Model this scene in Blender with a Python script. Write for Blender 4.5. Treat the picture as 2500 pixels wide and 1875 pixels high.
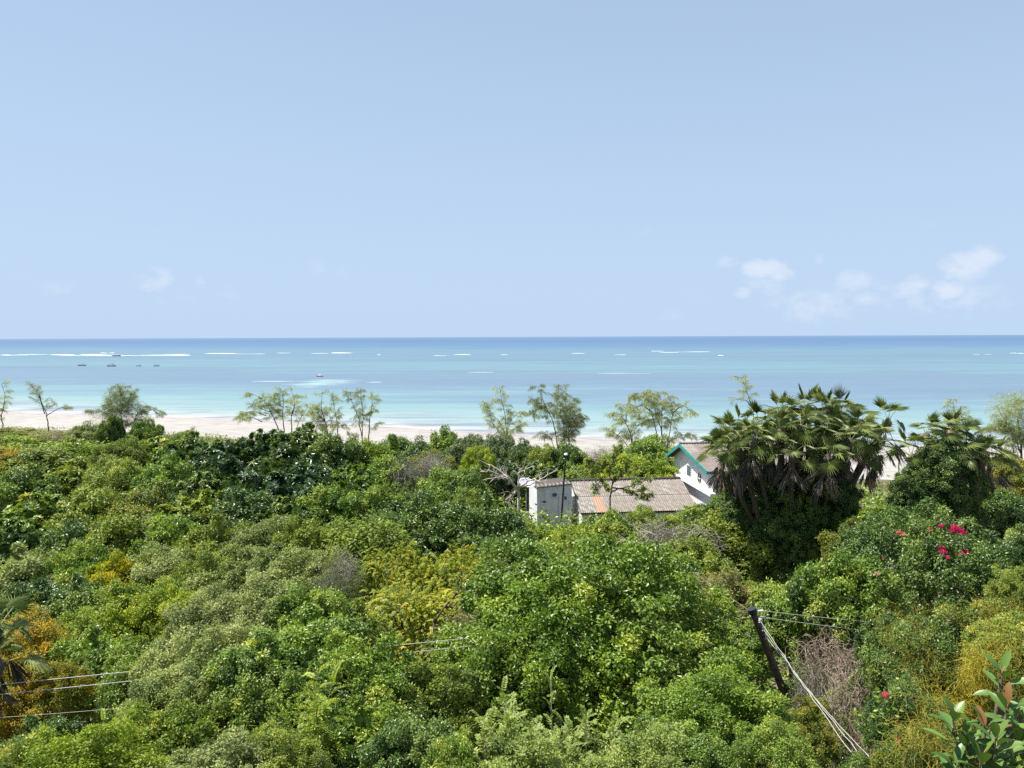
import bpy, math, random
import numpy as np
from mathutils import Vector, Matrix

for o in list(bpy.data.objects):
    bpy.data.objects.remove(o)
SC = bpy.context.scene
COL = SC.collection
R = math.radians

# ------------------------------------------------------------------ camera
PW, PH, FPX = 2500.0, 1875.0, 1878.0
CAMZ = 19.0
PITCH = R(3.52)
ROLL = R(0.23)
_f = Vector((0, math.cos(PITCH), -math.sin(PITCH)))
_u0 = Vector((0, math.sin(PITCH), math.cos(PITCH)))
_r0 = Vector((1, 0, 0))
_r = _r0 * math.cos(ROLL) - _u0 * math.sin(ROLL)
_u = _u0 * math.cos(ROLL) + _r0 * math.sin(ROLL)
cam_d = bpy.data.cameras.new('camera')
cam = bpy.data.objects.new('camera', cam_d)
COL.objects.link(cam)
cam_d.sensor_width = 36.0
cam_d.lens = 36.0 * FPX / PW
cam_d.clip_start = 0.1
cam_d.clip_end = 120000
M = Matrix((( _r.x, _u.x, -_f.x, 0), (_r.y, _u.y, -_f.y, 0), (_r.z, _u.z, -_f.z, CAMZ), (0, 0, 0, 1)))
cam.matrix_world = M
SC.camera = cam

# ------------------------------------------------------------------ sky
SUN_EL, SUN_AZ = R(64), R(74)          # azimuth measured from +Y (out to sea) towards -X
w = bpy.data.worlds.new('World'); SC.world = w; w.use_nodes = True
nt = w.node_tree; N = nt.nodes; L = nt.links
for n in list(N): N.remove(n)
out = N.new('ShaderNodeOutputWorld'); bg = N.new('ShaderNodeBackground')
sky = N.new('ShaderNodeTexSky'); sky.sky_type = 'NISHITA'; sky.sun_disc = False
sky.sun_elevation = SUN_EL; sky.sun_rotation = -SUN_AZ
sky.altitude = 0; sky.air_density = 1.0; sky.dust_density = 0.6; sky.ozone_density = 2.0
bg.inputs['Strength'].default_value = 0.061
hs = N.new('ShaderNodeHueSaturation'); hs.inputs['Saturation'].default_value = 1.0; hs.inputs['Value'].default_value = 1.0
L.new(sky.outputs[0], hs.inputs['Color'])
# thin humid veil over the whole sky, then small cumulus low above the horizon all round
veil = N.new('ShaderNodeMix'); veil.data_type = 'RGBA'; veil.inputs[0].default_value = 0.74
L.new(hs.outputs[0], veil.inputs[6]); veil.inputs[7].default_value = (4.2, 5.5, 7.3, 1)
tc = N.new('ShaderNodeTexCoord'); sep = N.new('ShaderNodeSeparateXYZ')
L.new(tc.outputs['Generated'], sep.inputs[0])
def mth(op, a, b=None, c=None, clamp=False):
    m = N.new('ShaderNodeMath'); m.operation = op; m.use_clamp = clamp
    for i, v in enumerate((a, b, c)):
        if v is None: continue
        if isinstance(v, (int, float)): m.inputs[i].default_value = v
        else: L.new(v, m.inputs[i])
    return m.outputs[0]
# the veil is thickest towards the horizon, thinnest overhead
vf = mth('SUBTRACT', 1.0, mth('EXPONENT', mth('DIVIDE', -0.52, mth('ADD', mth('ABSOLUTE', sep.outputs[2]), 0.12))))
L.new(vf, veil.inputs[0])
az = mth('ARCTAN2', sep.outputs[0], sep.outputs[1]); el = mth('ARCSINE', sep.outputs[2])
nz = N.new('ShaderNodeTexNoise'); nz.inputs['Scale'].default_value = 34; nz.inputs['Detail'].default_value = 9; nz.inputs['Roughness'].default_value = 0.60
mp = N.new('ShaderNodeMapping'); mp.inputs['Scale'].default_value = (1, 1, 1.6); L.new(tc.outputs['Generated'], mp.inputs[0]); L.new(mp.outputs[0], nz.inputs['Vector'])
nb = N.new('ShaderNodeTexNoise'); nb.inputs['Scale'].default_value = 7; nb.inputs['Detail'].default_value = 4
L.new(mp.outputs[0], nb.inputs['Vector'])
def sky_dir(px, py):
    d = (_f + _r * ((px - PW / 2) / FPX) + _u * ((PH / 2 - py) / FPX)).normalized()
    return math.atan2(d.x, d.y), math.asin(d.z)
tot = None
for (px, py, wx, wy, s) in ((1862, 655, 62, 30, .9), (1905, 672, 40, 24, .75), (1945, 740, 60, 50, .4), (2075, 690, 60, 42, .55), (2030, 725, 60, 36, .5),
                            (2130, 728, 90, 26, .5), (2235, 700, 60, 34, .6), (2350, 655, 60, 46, .85), (2400, 628, 50, 32, .8), (2310, 708, 48, 30, .85),
                            (1815, 715, 30, 20, .55), (1775, 640, 40, 22, .4), (2000, 630, 18, 20, .35), (375, 682, 58, 38, .6), (490, 690, 30, 22, .4), (560, 715, 60, 30, .25),
                            (140, 705, 60, 30, .25), (1650, 770, 60, 30, .25), (1990, 745, 190, 60, .4), (2320, 735, 150, 60, .4), (1880, 690, 80, 60, .4), (2180, 720, 120, 50, .4), (2060, 720, 90, 70, .45), (1560, 575, 40, 22, .2), (440, 740, 90, 40, .2)):
    a0, e0 = sky_dir(px, py)
    dx = mth('DIVIDE', mth('SUBTRACT', az, a0), wx / FPX); dy = mth('DIVIDE', mth('SUBTRACT', el, e0), wy / FPX)
    d2 = mth('ADD', mth('MULTIPLY', dx, dx), mth('MULTIPLY', dy, dy))
    v = mth('MULTIPLY', mth('SUBTRACT', 1.0, d2, clamp=True), s)
    tot = v if tot is None else mth('MAXIMUM', tot, v)
# further faint cumulus round the rest of the horizon
band = mth('MULTIPLY', mth('MULTIPLY', mth('SUBTRACT', 1.0, mth('POWER', mth('DIVIDE', mth('SUBTRACT', el, 0.09), 0.07), 2.0), clamp=True), 0.35),
           mth('MULTIPLY', mth('SUBTRACT', nb.outputs[0], 0.5, clamp=True), 4.0, clamp=True))
tot = mth('MAXIMUM', tot, band)
edge = mth('ADD', tot, mth('MULTIPLY', mth('SUBTRACT', nz.outputs[0], 0.5), 2.6))
edge = mth('MULTIPLY', edge, mth('MULTIPLY', tot, 3.0, clamp=True))
cm = mth('MULTIPLY', mth('MULTIPLY', mth('SUBTRACT', edge, 0.10, clamp=True), 1.5, clamp=True), mth('ADD', 0.25, mth('MULTIPLY', tot, 0.8), clamp=True))
cm = mth('MULTIPLY', cm, 0.6)
cl = N.new('ShaderNodeMix'); cl.data_type = 'RGBA'; L.new(cm, cl.inputs[0]); L.new(veil.outputs[2], cl.inputs[6]); cl.inputs[7].default_value = (7.0, 7.3, 8.1, 1)
L.new(cl.outputs[2], bg.inputs['Color']); L.new(bg.outputs[0], out.inputs[0])

# ------------------------------------------------------------------ sun
sd = bpy.data.lights.new('sun', 'SUN'); sd.energy = 5.0; sd.angle = R(0.55); sd.color = (1, 0.955, 0.88)
so = bpy.data.objects.new('sun', sd); COL.objects.link(so)
sv = Vector((-math.sin(SUN_AZ) * math.cos(SUN_EL), math.cos(SUN_AZ) * math.cos(SUN_EL), math.sin(SUN_EL)))
so.rotation_euler = sv.to_track_quat('Z', 'Y').to_euler(); so.location = (0, 0, 60)

vs = SC.view_settings; vs.view_transform = 'Standard'; vs.look = 'None'; vs.exposure = 1.05; vs.gamma = 1.0; vs.use_curve_mapping = False
SC.cycles.max_bounces = 4; SC.cycles.diffuse_bounces = 2; SC.cycles.glossy_bounces = 2; SC.cycles.transmission_bounces = 3
SC.cycles.transparent_max_bounces = 4; SC.cycles.use_adaptive_sampling = True; SC.cycles.adaptive_threshold = 0.01
SC.cycles.use_denoising = False

# ------------------------------------------------------------------ helpers
def ray(px, py):
    return (_f + _r * ((px - PW / 2) / FPX) + _u * ((PH / 2 - py) / FPX))
def at(px, py, Y):
    d = ray(px, py); t = Y / d.y
    return Vector((d.x * t, Y, CAMZ + d.z * t))
def on_z(px, py, z):
    d = ray(px, py); t = (z - CAMZ) / d.z
    return Vector((d.x * t, d.y * t, z))
def nrm(a):
    return a / np.maximum(np.linalg.norm(a, axis=-1, keepdims=True), 1e-9)

class MB:
    """collects shapes and links them as one mesh"""
    def __init__(s): s.v = []; s.q = []; s.t = []; s.qa = []; s.ta = []; s.n = 0
    def add(s, V, Q=None, T=None, a=0.5):
        V = np.asarray(V, float).reshape(-1, 3)
        if Q is not None and len(Q):
            Q = np.asarray(Q, int).reshape(-1, 4); s.q.append(Q + s.n); s.qa.append(np.broadcast_to(np.asarray(a, float), (len(Q),)).copy() if np.ndim(a) == 0 else np.asarray(a, float))
        if T is not None and len(T):
            T = np.asarray(T, int).reshape(-1, 3); s.t.append(T + s.n); s.ta.append(np.broadcast_to(np.asarray(a, float), (len(T),)).copy() if np.ndim(a) == 0 else np.asarray(a, float))
        s.v.append(V); s.n += len(V)
    def box(s, lo, hi, Mx=None, a=.5):
        x0, y0, z0 = lo; x1, y1, z1 = hi
        V = np.array([(x0, y0, z0), (x1, y0, z0), (x1, y1, z0), (x0, y1, z0), (x0, y0, z1), (x1, y0, z1), (x1, y1, z1), (x0, y1, z1)], float)
        if Mx is not None: V = np.array([tuple(Mx @ Vector(p)) for p in V])
        s.add(V, [(0, 3, 2, 1), (4, 5, 6, 7), (0, 1, 5, 4), (1, 2, 6, 5), (2, 3, 7, 6), (3, 0, 4, 7)], a=a)
    def prism(s, pts, off, a=.5):
        """polygon pts (list of 3d) extruded by the vector off; the polygon is fanned"""
        P = np.array([tuple(p) for p in pts], float); n = len(P); V = np.vstack([P, P + np.array(tuple(off))])
        Q = [(i, (i + 1) % n, n + (i + 1) % n, n + i) for i in range(n)]
        T = [(0, i + 1, i) for i in range(1, n - 1)] + [(n, n + i, n + i + 1) for i in range(1, n - 1)]
        s.add(V, Q, T, a)
    def tube(s, pts, rad, k=5, a=.5, cap=True):
        P = np.array([tuple(p) for p in pts], float); n = len(P)
        rad = np.broadcast_to(np.asarray(rad, float), (n,)) if np.ndim(rad) == 0 else np.interp(np.linspace(0, 1, n), np.linspace(0, 1, len(rad)), rad)
        tg = nrm(np.gradient(P, axis=0)); ref = np.array([0.31, 0.17, 0.93]) if abs(tg[0][2]) < .9 else np.array([1., .1, 0])
        s1 = nrm(np.cross(tg, ref)); s2 = np.cross(tg, s1)
        an = np.arange(k) * 2 * math.pi / k
        V = (P[:, None, :] + rad[:, None, None] * (np.cos(an)[None, :, None] * s1[:, None, :] + np.sin(an)[None, :, None] * s2[:, None, :])).reshape(-1, 3)
        i, j = np.meshgrid(np.arange(n - 1), np.arange(k), indexing='ij'); i = i.ravel(); j = j.ravel(); j2 = (j + 1) % k
        Q = np.stack([i * k + j, i * k + j2, (i + 1) * k + j2, (i + 1) * k + j], 1)
        T = []
        if cap: T = [(0, m + 1, m) for m in range(1, k - 1)] + [((n - 1) * k, (n - 1) * k + m, (n - 1) * k + m + 1) for m in range(1, k - 1)]
        s.add(V, Q, T, a)
    def lathe(s, prof, k=12, Mx=None, a=.5):
        P = []
        for (r, z) in prof:
            for j in range(k): P.append((r * math.cos(2 * math.pi * j / k), r * math.sin(2 * math.pi * j / k), z))
        V = np.array(P)
        if Mx is not None: V = np.array([tuple(Mx @ Vector(p)) for p in V])
        Q = [(i * k + j, i * k + (j + 1) % k, (i + 1) * k + (j + 1) % k, (i + 1) * k + j) for i in range(len(prof) - 1) for j in range(k)]
        s.add(V, Q, a=a)
    def leaves(s, base, d, up, Ln, Wd, fold=.12, a=.5, droop=.0, mid=.42):
        d = nrm(d); sd_ = nrm(np.cross(d, up)); n_ = np.cross(sd_, d)
        Ln = np.asarray(Ln).reshape(-1, 1) * np.ones((len(base), 1)); Wd = np.asarray(Wd).reshape(-1, 1) * np.ones((len(base), 1))
        V = np.stack([base, base + d * Ln * mid + sd_ * Wd * .5 + n_ * Wd * fold, base + d * Ln - n_ * Ln * droop, base + d * Ln * mid - sd_ * Wd * .5 + n_ * Wd * fold], 1).reshape(-1, 3)
        i = np.arange(len(base)) * 4
        s.add(V, np.stack([i, i + 1, i + 2, i + 3], 1), a=a if np.ndim(a) else float(a))
    def mesh(s, name, smooth=False, slot=True):
        me = bpy.data.meshes.new(name)
        V = np.vstack(s.v).astype(np.float32)
        q = np.vstack(s.q) if s.q else np.zeros((0, 4), int); t = np.vstack(s.t) if s.t else np.zeros((0, 3), int)
        me.vertices.add(len(V)); me.vertices.foreach_set('co', V.ravel())
        nl = q.size + t.size; me.loops.add(nl); me.loops.foreach_set('vertex_index', np.concatenate([q.ravel(), t.ravel()]).astype(np.int32))
        npol = len(q) + len(t); me.polygons.add(npol)
        st = np.concatenate([np.arange(len(q)) * 4, q.size + np.arange(len(t)) * 3]).astype(np.int32)
        me.polygons.foreach_set('loop_start', st)
        at_ = me.attributes.new('lv', 'FLOAT', 'FACE')
        at_.data.foreach_set('value', np.concatenate((s.qa + s.ta) if (s.qa or s.ta) else [np.zeros(0)]).astype(np.float32))
        me.update(calc_edges=True); me.validate()
        if not smooth: me.shade_flat()
        if slot: me.materials.append(None)
        return me
    def build(s, name, mat, parent=None, smooth=False):
        return link(name, s.mesh(name, smooth), mat, parent)

def link(name, me, mat=None, parent=None, loc=None, rot=None, scale=None):
    o = bpy.data.objects.new(name, me); COL.objects.link(o)
    if mat is not None and len(o.material_slots):
        o.material_slots[0].link = 'OBJECT'; o.material_slots[0].material = mat
    if parent is not None: o.parent = parent
    if loc is not None: o.location = loc
    if rot is not None: o.rotation_euler = rot
    if scale is not None: o.scale = scale
    return o
def tag(o, label=None, cat=None, group=None, kind=None):
    if label: o['label'] = label
    if cat: o['category'] = cat
    if group: o['group'] = group
    if kind: o['kind'] = kind
    return o
def thing(name, label, cat, loc=(0, 0, 0), group=None, rz=0.0):
    o = bpy.data.objects.new(name, None); COL.objects.link(o); o.location = loc; o.rotation_euler = (0, 0, rz); o.empty_display_size = .2
    return tag(o, label, cat, group)

# ------------------------------------------------------------------ materials
def new_mat(name):
    m = bpy.data.materials.new(name); m.use_nodes = True; t = m.node_tree
    for n in list(t.nodes): t.nodes.remove(n)
    o = t.nodes.new('ShaderNodeOutputMaterial'); return m, t, o
def nd(t, ty, **kw):
    n = t.nodes.new(ty)
    for k, v in kw.items(): setattr(n, k, v)
    return n
def ramp(t, stops, fac=None):
    r = t.nodes.new('ShaderNodeValToRGB'); e = r.color_ramp.elements
    while len(e) < len(stops): e.new(.5)
    for i, (p, c) in enumerate(stops): e[i].position = p; e[i].color = (*c, 1)
    if fac is not None: t.links.new(fac, r.inputs[0])
    return r
def leaf_mat(name, stops, trans=.27, rough=.5, spec=.35, tint=(1.15, 1.25, .55), patch=None, scale=1.1, ov=.16, blend=0.0):
    """leaf colour by the leaf's own age value, with patches of older leaves through the plant"""
    m, t, o = new_mat(name); lk = t.links.new
    av = nd(t, 'ShaderNodeAttribute', attribute_name='lv'); oi = nd(t, 'ShaderNodeObjectInfo')
    tcn = nd(t, 'ShaderNodeTexCoord'); nz = nd(t, 'ShaderNodeTexNoise'); nz.inputs['Scale'].default_value = scale; nz.inputs['Detail'].default_value = 2
    vadd = nd(t, 'ShaderNodeVectorMath', operation='ADD'); sc = nd(t, 'ShaderNodeMath', operation='MULTIPLY'); sc.inputs[1].default_value = 37.0
    lk(oi.outputs['Random'], sc.inputs[0]); lk(tcn.outputs['Object'], vadd.inputs[0]); lk(sc.outputs[0], vadd.inputs[1]); lk(vadd.outputs[0], nz.inputs['Vector'])
    m1 = nd(t, 'ShaderNodeMath', operation='MULTIPLY_ADD'); m1.inputs[1].default_value = .7; m1.inputs[2].default_value = -.35; lk(nz.outputs[0], m1.inputs[0])
    m2 = nd(t, 'ShaderNodeMath', operation='ADD'); lk(av.outputs['Fac'], m2.inputs[0]); lk(m1.outputs[0], m2.inputs[1])
    m3 = nd(t, 'ShaderNodeMath', operation='MULTIPLY_ADD'); m3.inputs[1].default_value = ov; m3.inputs[2].default_value = -ov / 2; lk(oi.outputs['Random'], m3.inputs[0])
    m4 = nd(t, 'ShaderNodeMath', operation='ADD'); m4.use_clamp = True; lk(m2.outputs[0], m4.inputs[0]); lk(m3.outputs[0], m4.inputs[1])
    r = ramp(t, stops, m4.outputs[0]); colr = r.outputs[0]
    if patch:
        n2 = nd(t, 'ShaderNodeTexNoise'); n2.inputs['Scale'].default_value = patch[2]; n2.inputs['Detail'].default_value = 1; lk(vadd.outputs[0], n2.inputs['Vector'])
        mr = nd(t, 'ShaderNodeMapRange'); mr.inputs[1].default_value = patch[1]; mr.inputs[2].default_value = patch[1] + .12; lk(n2.outputs[0], mr.inputs[0])
        mx = nd(t, 'ShaderNodeMix', data_type='RGBA'); lk(mr.outputs[0], mx.inputs[0]); lk(colr, mx.inputs[6]); mx.inputs[7].default_value = (*patch[0], 1); colr = mx.outputs[2]
    if blend:
        # creepers and mixed species run from one bush into the next
        g_ = nd(t, 'ShaderNodeNewGeometry'); n3 = nd(t, 'ShaderNodeTexNoise'); n3.inputs['Scale'].default_value = .42; n3.inputs['Detail'].default_value = 3; lk(g_.outputs['Position'], n3.inputs['Vector'])
        r3 = ramp(t, [(.0, (0.046, 0.084, 0.025)), (.35, (0.110, 0.174, 0.034)), (.65, (0.219, 0.287, 0.049)), (.9, (0.375, 0.406, 0.085)), (1, (0.595, 0.484, 0.139))], m4.outputs[0])
        q3 = nd(t, 'ShaderNodeMapRange'); q3.inputs[1].default_value = .42; q3.inputs[2].default_value = .66; q3.inputs[4].default_value = blend; lk(n3.outputs[0], q3.inputs[0])
        x3 = nd(t, 'ShaderNodeMix', data_type='RGBA'); lk(q3.outputs[0], x3.inputs[0]); lk(colr, x3.inputs[6]); lk(r3.outputs[0], x3.inputs[7]); colr = x3.outputs[2]
    p = nd(t, 'ShaderNodeBsdfPrincipled'); p.inputs['Roughness'].default_value = rough; p.inputs['Specular IOR Level'].default_value = spec; lk(colr, p.inputs['Base Color'])
    tr = nd(t, 'ShaderNodeBsdfTranslucent'); tm = nd(t, 'ShaderNodeMix', data_type='RGBA', blend_type='MULTIPLY'); tm.inputs[0].default_value = 1; tm.clamp_result = False
    lk(colr, tm.inputs[6]); tm.inputs[7].default_value = (*tint, 1); lk(tm.outputs[2], tr.inputs[0])
    ms = nd(t, 'ShaderNodeMixShader'); ms.inputs[0].default_value = trans; lk(p.outputs[0], ms.inputs[1]); lk(tr.outputs[0], ms.inputs[2]); lk(ms.outputs[0], o.inputs[0])
    return m
def plain(name, col, rough=.7, var=.25, scale=3.0, bump=0.0, spec=.3, col2=None, metal=0.0, bscale=None):
    m, t, o = new_mat(name); lk = t.links.new
    tcn = nd(t, 'ShaderNodeTexCoord'); nz = nd(t, 'ShaderNodeTexNoise'); nz.inputs['Scale'].default_value = scale; nz.inputs['Detail'].default_value = 6; nz.inputs['Roughness'].default_value = .65
    lk(tcn.outputs['Object'], nz.inputs['Vector'])
    c2 = col2 or tuple(c * (1 - var * 1.6) for c in col)
    r = ramp(t, [(.3, c2), (.62, col), (.8, tuple(min(1, c * (1 + var * .5)) for c in col))], nz.outputs[0])
    p = nd(t, 'ShaderNodeBsdfPrincipled'); p.inputs['Roughness'].default_value = rough; p.inputs['Specular IOR Level'].default_value = spec; p.inputs['Metallic'].default_value = metal
    lk(r.outputs[0], p.inputs['Base Color'])
    if bump:
        nb_ = nd(t, 'ShaderNodeTexNoise'); nb_.inputs['Scale'].default_value = bscale or scale * 6; nb_.inputs['Detail'].default_value = 4; lk(tcn.outputs['Object'], nb_.inputs['Vector'])
        b = nd(t, 'ShaderNodeBump'); b.inputs['Strength'].default_value = bump; b.inputs['Distance'].default_value = .02; lk(nb_.outputs[0], b.inputs['Height']); lk(b.outputs[0], p.inputs['Normal'])
    lk(p.outputs[0], o.inputs[0]); return m

MT = {}
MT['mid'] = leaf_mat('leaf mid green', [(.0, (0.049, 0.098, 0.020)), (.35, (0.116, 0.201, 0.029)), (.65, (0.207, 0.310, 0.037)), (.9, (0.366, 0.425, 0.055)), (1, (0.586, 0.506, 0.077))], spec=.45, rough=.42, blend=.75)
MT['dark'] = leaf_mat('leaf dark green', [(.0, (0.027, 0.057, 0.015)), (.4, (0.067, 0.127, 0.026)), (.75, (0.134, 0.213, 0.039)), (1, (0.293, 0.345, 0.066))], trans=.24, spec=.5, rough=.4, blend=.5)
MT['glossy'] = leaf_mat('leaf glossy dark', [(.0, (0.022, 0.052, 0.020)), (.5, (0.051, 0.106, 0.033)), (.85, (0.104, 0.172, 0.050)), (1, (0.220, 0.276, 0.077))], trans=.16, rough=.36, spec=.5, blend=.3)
MT['bright'] = leaf_mat('leaf fresh green', [(.0, (.05, .10, .012)), (.4, (.115, .195, .018)), (.75, (.20, .295, .026)), (1, (.38, .42, .05))], trans=.32, spec=.45, rough=.42, blend=.55)
MT['grey'] = leaf_mat('leaf grey green', [(.0, (0.122, 0.155, 0.050)), (.4, (0.244, 0.287, 0.099)), (.75, (0.378, 0.414, 0.160)), (1, (0.537, 0.529, 0.242))], trans=.3, rough=.55, spec=.35, tint=(1.1, 1.15, .6), blend=.75)
MT['olive'] = leaf_mat('leaf olive', [(.0, (0.073, 0.103, 0.018)), (.4, (0.171, 0.224, 0.030)), (.75, (0.293, 0.345, 0.046)), (1, (0.512, 0.471, 0.083))], trans=.27, blend=.75)
MT['lime'] = leaf_mat('leaf yellow green', [(.0, (0.091, 0.138, 0.013)), (.4, (0.207, 0.287, 0.022)), (.75, (0.342, 0.414, 0.035)), (1, (0.586, 0.540, 0.066))], trans=.29, blend=.6)
MT['yellow'] = leaf_mat('leaf yellowing', [(.0, (0.085, 0.127, 0.011)), (.4, (0.232, 0.276, 0.015)), (.7, (0.403, 0.391, 0.022)), (1, (0.600, 0.506, 0.028))], trans=.38, patch=((.60, .40, .015), .63, 1.6), blend=.55)
MT['gold'] = leaf_mat('leaf golden', [(.0, (.09, .09, .012)), (.35, (.26, .21, .018)), (.7, (.44, .30, .020)), (1, (.60, .36, .025))], trans=.34, patch=((.17, .21, .025), .54, 1.0), blend=.5)
MT['rust'] = leaf_mat('leaf rusty olive', [(.0, (0.073, 0.092, 0.018)), (.4, (0.183, 0.196, 0.031)), (.75, (0.329, 0.299, 0.044)), (1, (0.512, 0.368, 0.061))], trans=.3, patch=((.10, .17, .025), .54, 1.0), blend=.7)
MT['blue'] = leaf_mat('leaf blue green', [(.0, (0.043, 0.069, 0.033)), (.4, (0.091, 0.138, 0.064)), (.75, (0.159, 0.213, 0.094)), (1, (0.293, 0.333, 0.143))], trans=.22, rough=.45, blend=.5)
MT['pale'] = leaf_mat('leaf pale young', [(.0, (.10, .145, .035)), (.4, (.20, .265, .06)), (.75, (.31, .37, .09)), (1, (.44, .46, .15))], trans=.34)
MT['scrub'] = leaf_mat('leaf dry scrub', [(.0, (0.117, 0.117, 0.046)), (.4, (0.221, 0.221, 0.078)), (.75, (0.325, 0.312, 0.117)), (1, (0.416, 0.338, 0.169))], trans=.28)
MT['casu'] = leaf_mat('casuarina needles', [(.0, (.20, .24, .11)), (.4, (.33, .38, .18)), (.75, (.46, .49, .25)), (1, (.58, .55, .30))], trans=.45, rough=.7, spec=.1, scale=.5, tint=(1.05, 1.1, .8))
MT['casud'] = leaf_mat('casuarina dark needles', [(.0, (.13, .165, .08)), (.4, (.22, .265, .13)), (.75, (.33, .36, .18)), (1, (.45, .44, .22))], trans=.4, rough=.7, spec=.1, scale=.5, tint=(1.05, 1.1, .8))
MT['palm'] = leaf_mat('palm fan', [(.0, (.055, .085, .02)), (.4, (.12, .165, .04)), (.75, (.21, .25, .07)), (1, (.38, .37, .16))], trans=.26, rough=.45, spec=.4, ov=.5)
MT['palmdry'] = leaf_mat('palm dead fan', [(.0, (.06, .055, .05)), (.4, (.13, .115, .10)), (.7, (.22, .185, .145)), (1, (.46, .31, .16))], trans=.12, rough=.8, spec=.15, tint=(1, .9, .7), ov=.7)  # dark grey fronds, deepened further: shade under the crowns put into the colour
MT['twig'] = leaf_mat('dry grey twigs', [(.0, (.17, .155, .125)), (.5, (.31, .285, .23)), (1, (.44, .41, .34))], trans=.12, rough=.85, spec=.1, tint=(1, 1, 1))
MT['twigp'] = leaf_mat('dry pinkish twigs', [(.0, (.18, .135, .10)), (.5, (.33, .26, .195)), (1, (.46, .38, .295))], trans=.12, rough=.85, spec=.1, tint=(1, 1, 1))
MT['dodder'] = leaf_mat('yellow vine threads', [(.0, (.25, .21, .02)), (.5, (.43, .37, .035)), (1, (.56, .48, .07))], trans=.3, rough=.6, spec=.2, tint=(1.1, 1.0, .5))
MT['thread'] = leaf_mat('olive vine threads', [(.0, (.16, .16, .02)), (.5, (.30, .28, .04)), (1, (.44, .38, .07))], trans=.3, rough=.6, spec=.2, tint=(1.1, 1.0, .5))
MT['flower'] = leaf_mat('magenta bracts', [(.0, (.42, .008, .10)), (.5, (.68, .015, .17)), (1, (.82, .06, .26))], trans=.35, rough=.6, spec=.2, tint=(1.2, .8, 1.0))
MT['flowerp'] = leaf_mat('faded bracts', [(.0, (.45, .27, .16)), (.5, (.6, .36, .24)), (1, (.65, .42, .36))], trans=.3, rough=.6, spec=.2, tint=(1, 1, 1))
MT['rubber'] = leaf_mat('rubber tree leaf', [(.0, (.04, .085, .018)), (.5, (.075, .145, .028)), (1, (.13, .21, .04))], trans=.15, rough=.42, spec=.4)
MT['rubberold'] = leaf_mat('rubber tree brown leaf', [(.0, (.10, .055, .015)), (1, (.22, .11, .03))], trans=.12, rough=.35, spec=.5)
MT['sheath'] = leaf_mat('pink leaf sheath', [(.0, (.42, .10, .08)), (1, (.6, .22, .16))], trans=.2, rough=.4)
MT['bark'] = plain('bark', (.115, .085, .062), .9, .35, 6, .6)
MT['barkdark'] = plain('dark bark', (.045, .038, .034), .9, .35, 6, .5)
MT['barkpale'] = plain('pale bark', (.36, .32, .27), .9, .3, 6, .5)

# ================================================================== SETTING
SX = np.array([-900, -300, -119, -60, -22, 19, 60, 85, 150, 900.]); SY = np.array([430, 262, 195, 179, 161, 139, 131, 128, 123, 92.])
def ys(x):
    x = np.asarray(x, float)
    return sum(np.interp(x + k, SX, SY) for k in (-24, -12, 0, 12, 24)) / 5
_rs = np.random.RandomState(5)
_ph = _rs.rand(8, 3) * 6.28; _fq = _rs.uniform(.02, .11, (8, 2)) * _rs.choice([-1, 1], (8, 2))
def gnoise(x, y):
    return sum(np.sin(x * _fq[i, 0] + y * _fq[i, 1] + _ph[i, 0]) for i in range(8)) / 4.0
def gz(x, y):
    x = np.asarray(x, float); y = np.asarray(y, float); d = ys(x) - y
    z = np.interp(d, [-900, -60, -8, 0, 14, 28, 46, 400], [-8, -3.0, -.35, 0, 1.0, 1.8, 3.0, 3.9])
    return z + gnoise(x, y) * .22 * np.clip((d - 8) / 30, 0, 1)
def grid_obj(name, xs, ds, mat, zf, label_attr=True):
    nx, n_d = xs.shape[1], len(ds)
    Xs = xs; Ys = ys(np.clip(Xs, -900, 900)) - ds[:, None]; Z = zf(Xs, Ys)
    V = np.stack([Xs, Ys, Z], -1).reshape(-1, 3)
    i, j = np.meshgrid(np.arange(n_d - 1), np.arange(nx - 1), indexing='ij'); i = i.ravel(); j = j.ravel()
    Q = np.stack([i * nx + j, (i + 1) * nx + j, (i + 1) * nx + j + 1, i * nx + j + 1], 1)[:, ::-1]
    mb = MB(); mb.add(V, Q); me = mb.mesh(name, smooth=True)
    a = me.attributes.new('shore', 'FLOAT', 'POINT'); a.data.foreach_set('value', np.repeat(ds, nx).astype(np.float32))
    o = link(name, me, mat)
    # normals up
    if me.polygons[0].normal.z < 0: me.flip_normals()
    return o

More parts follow.
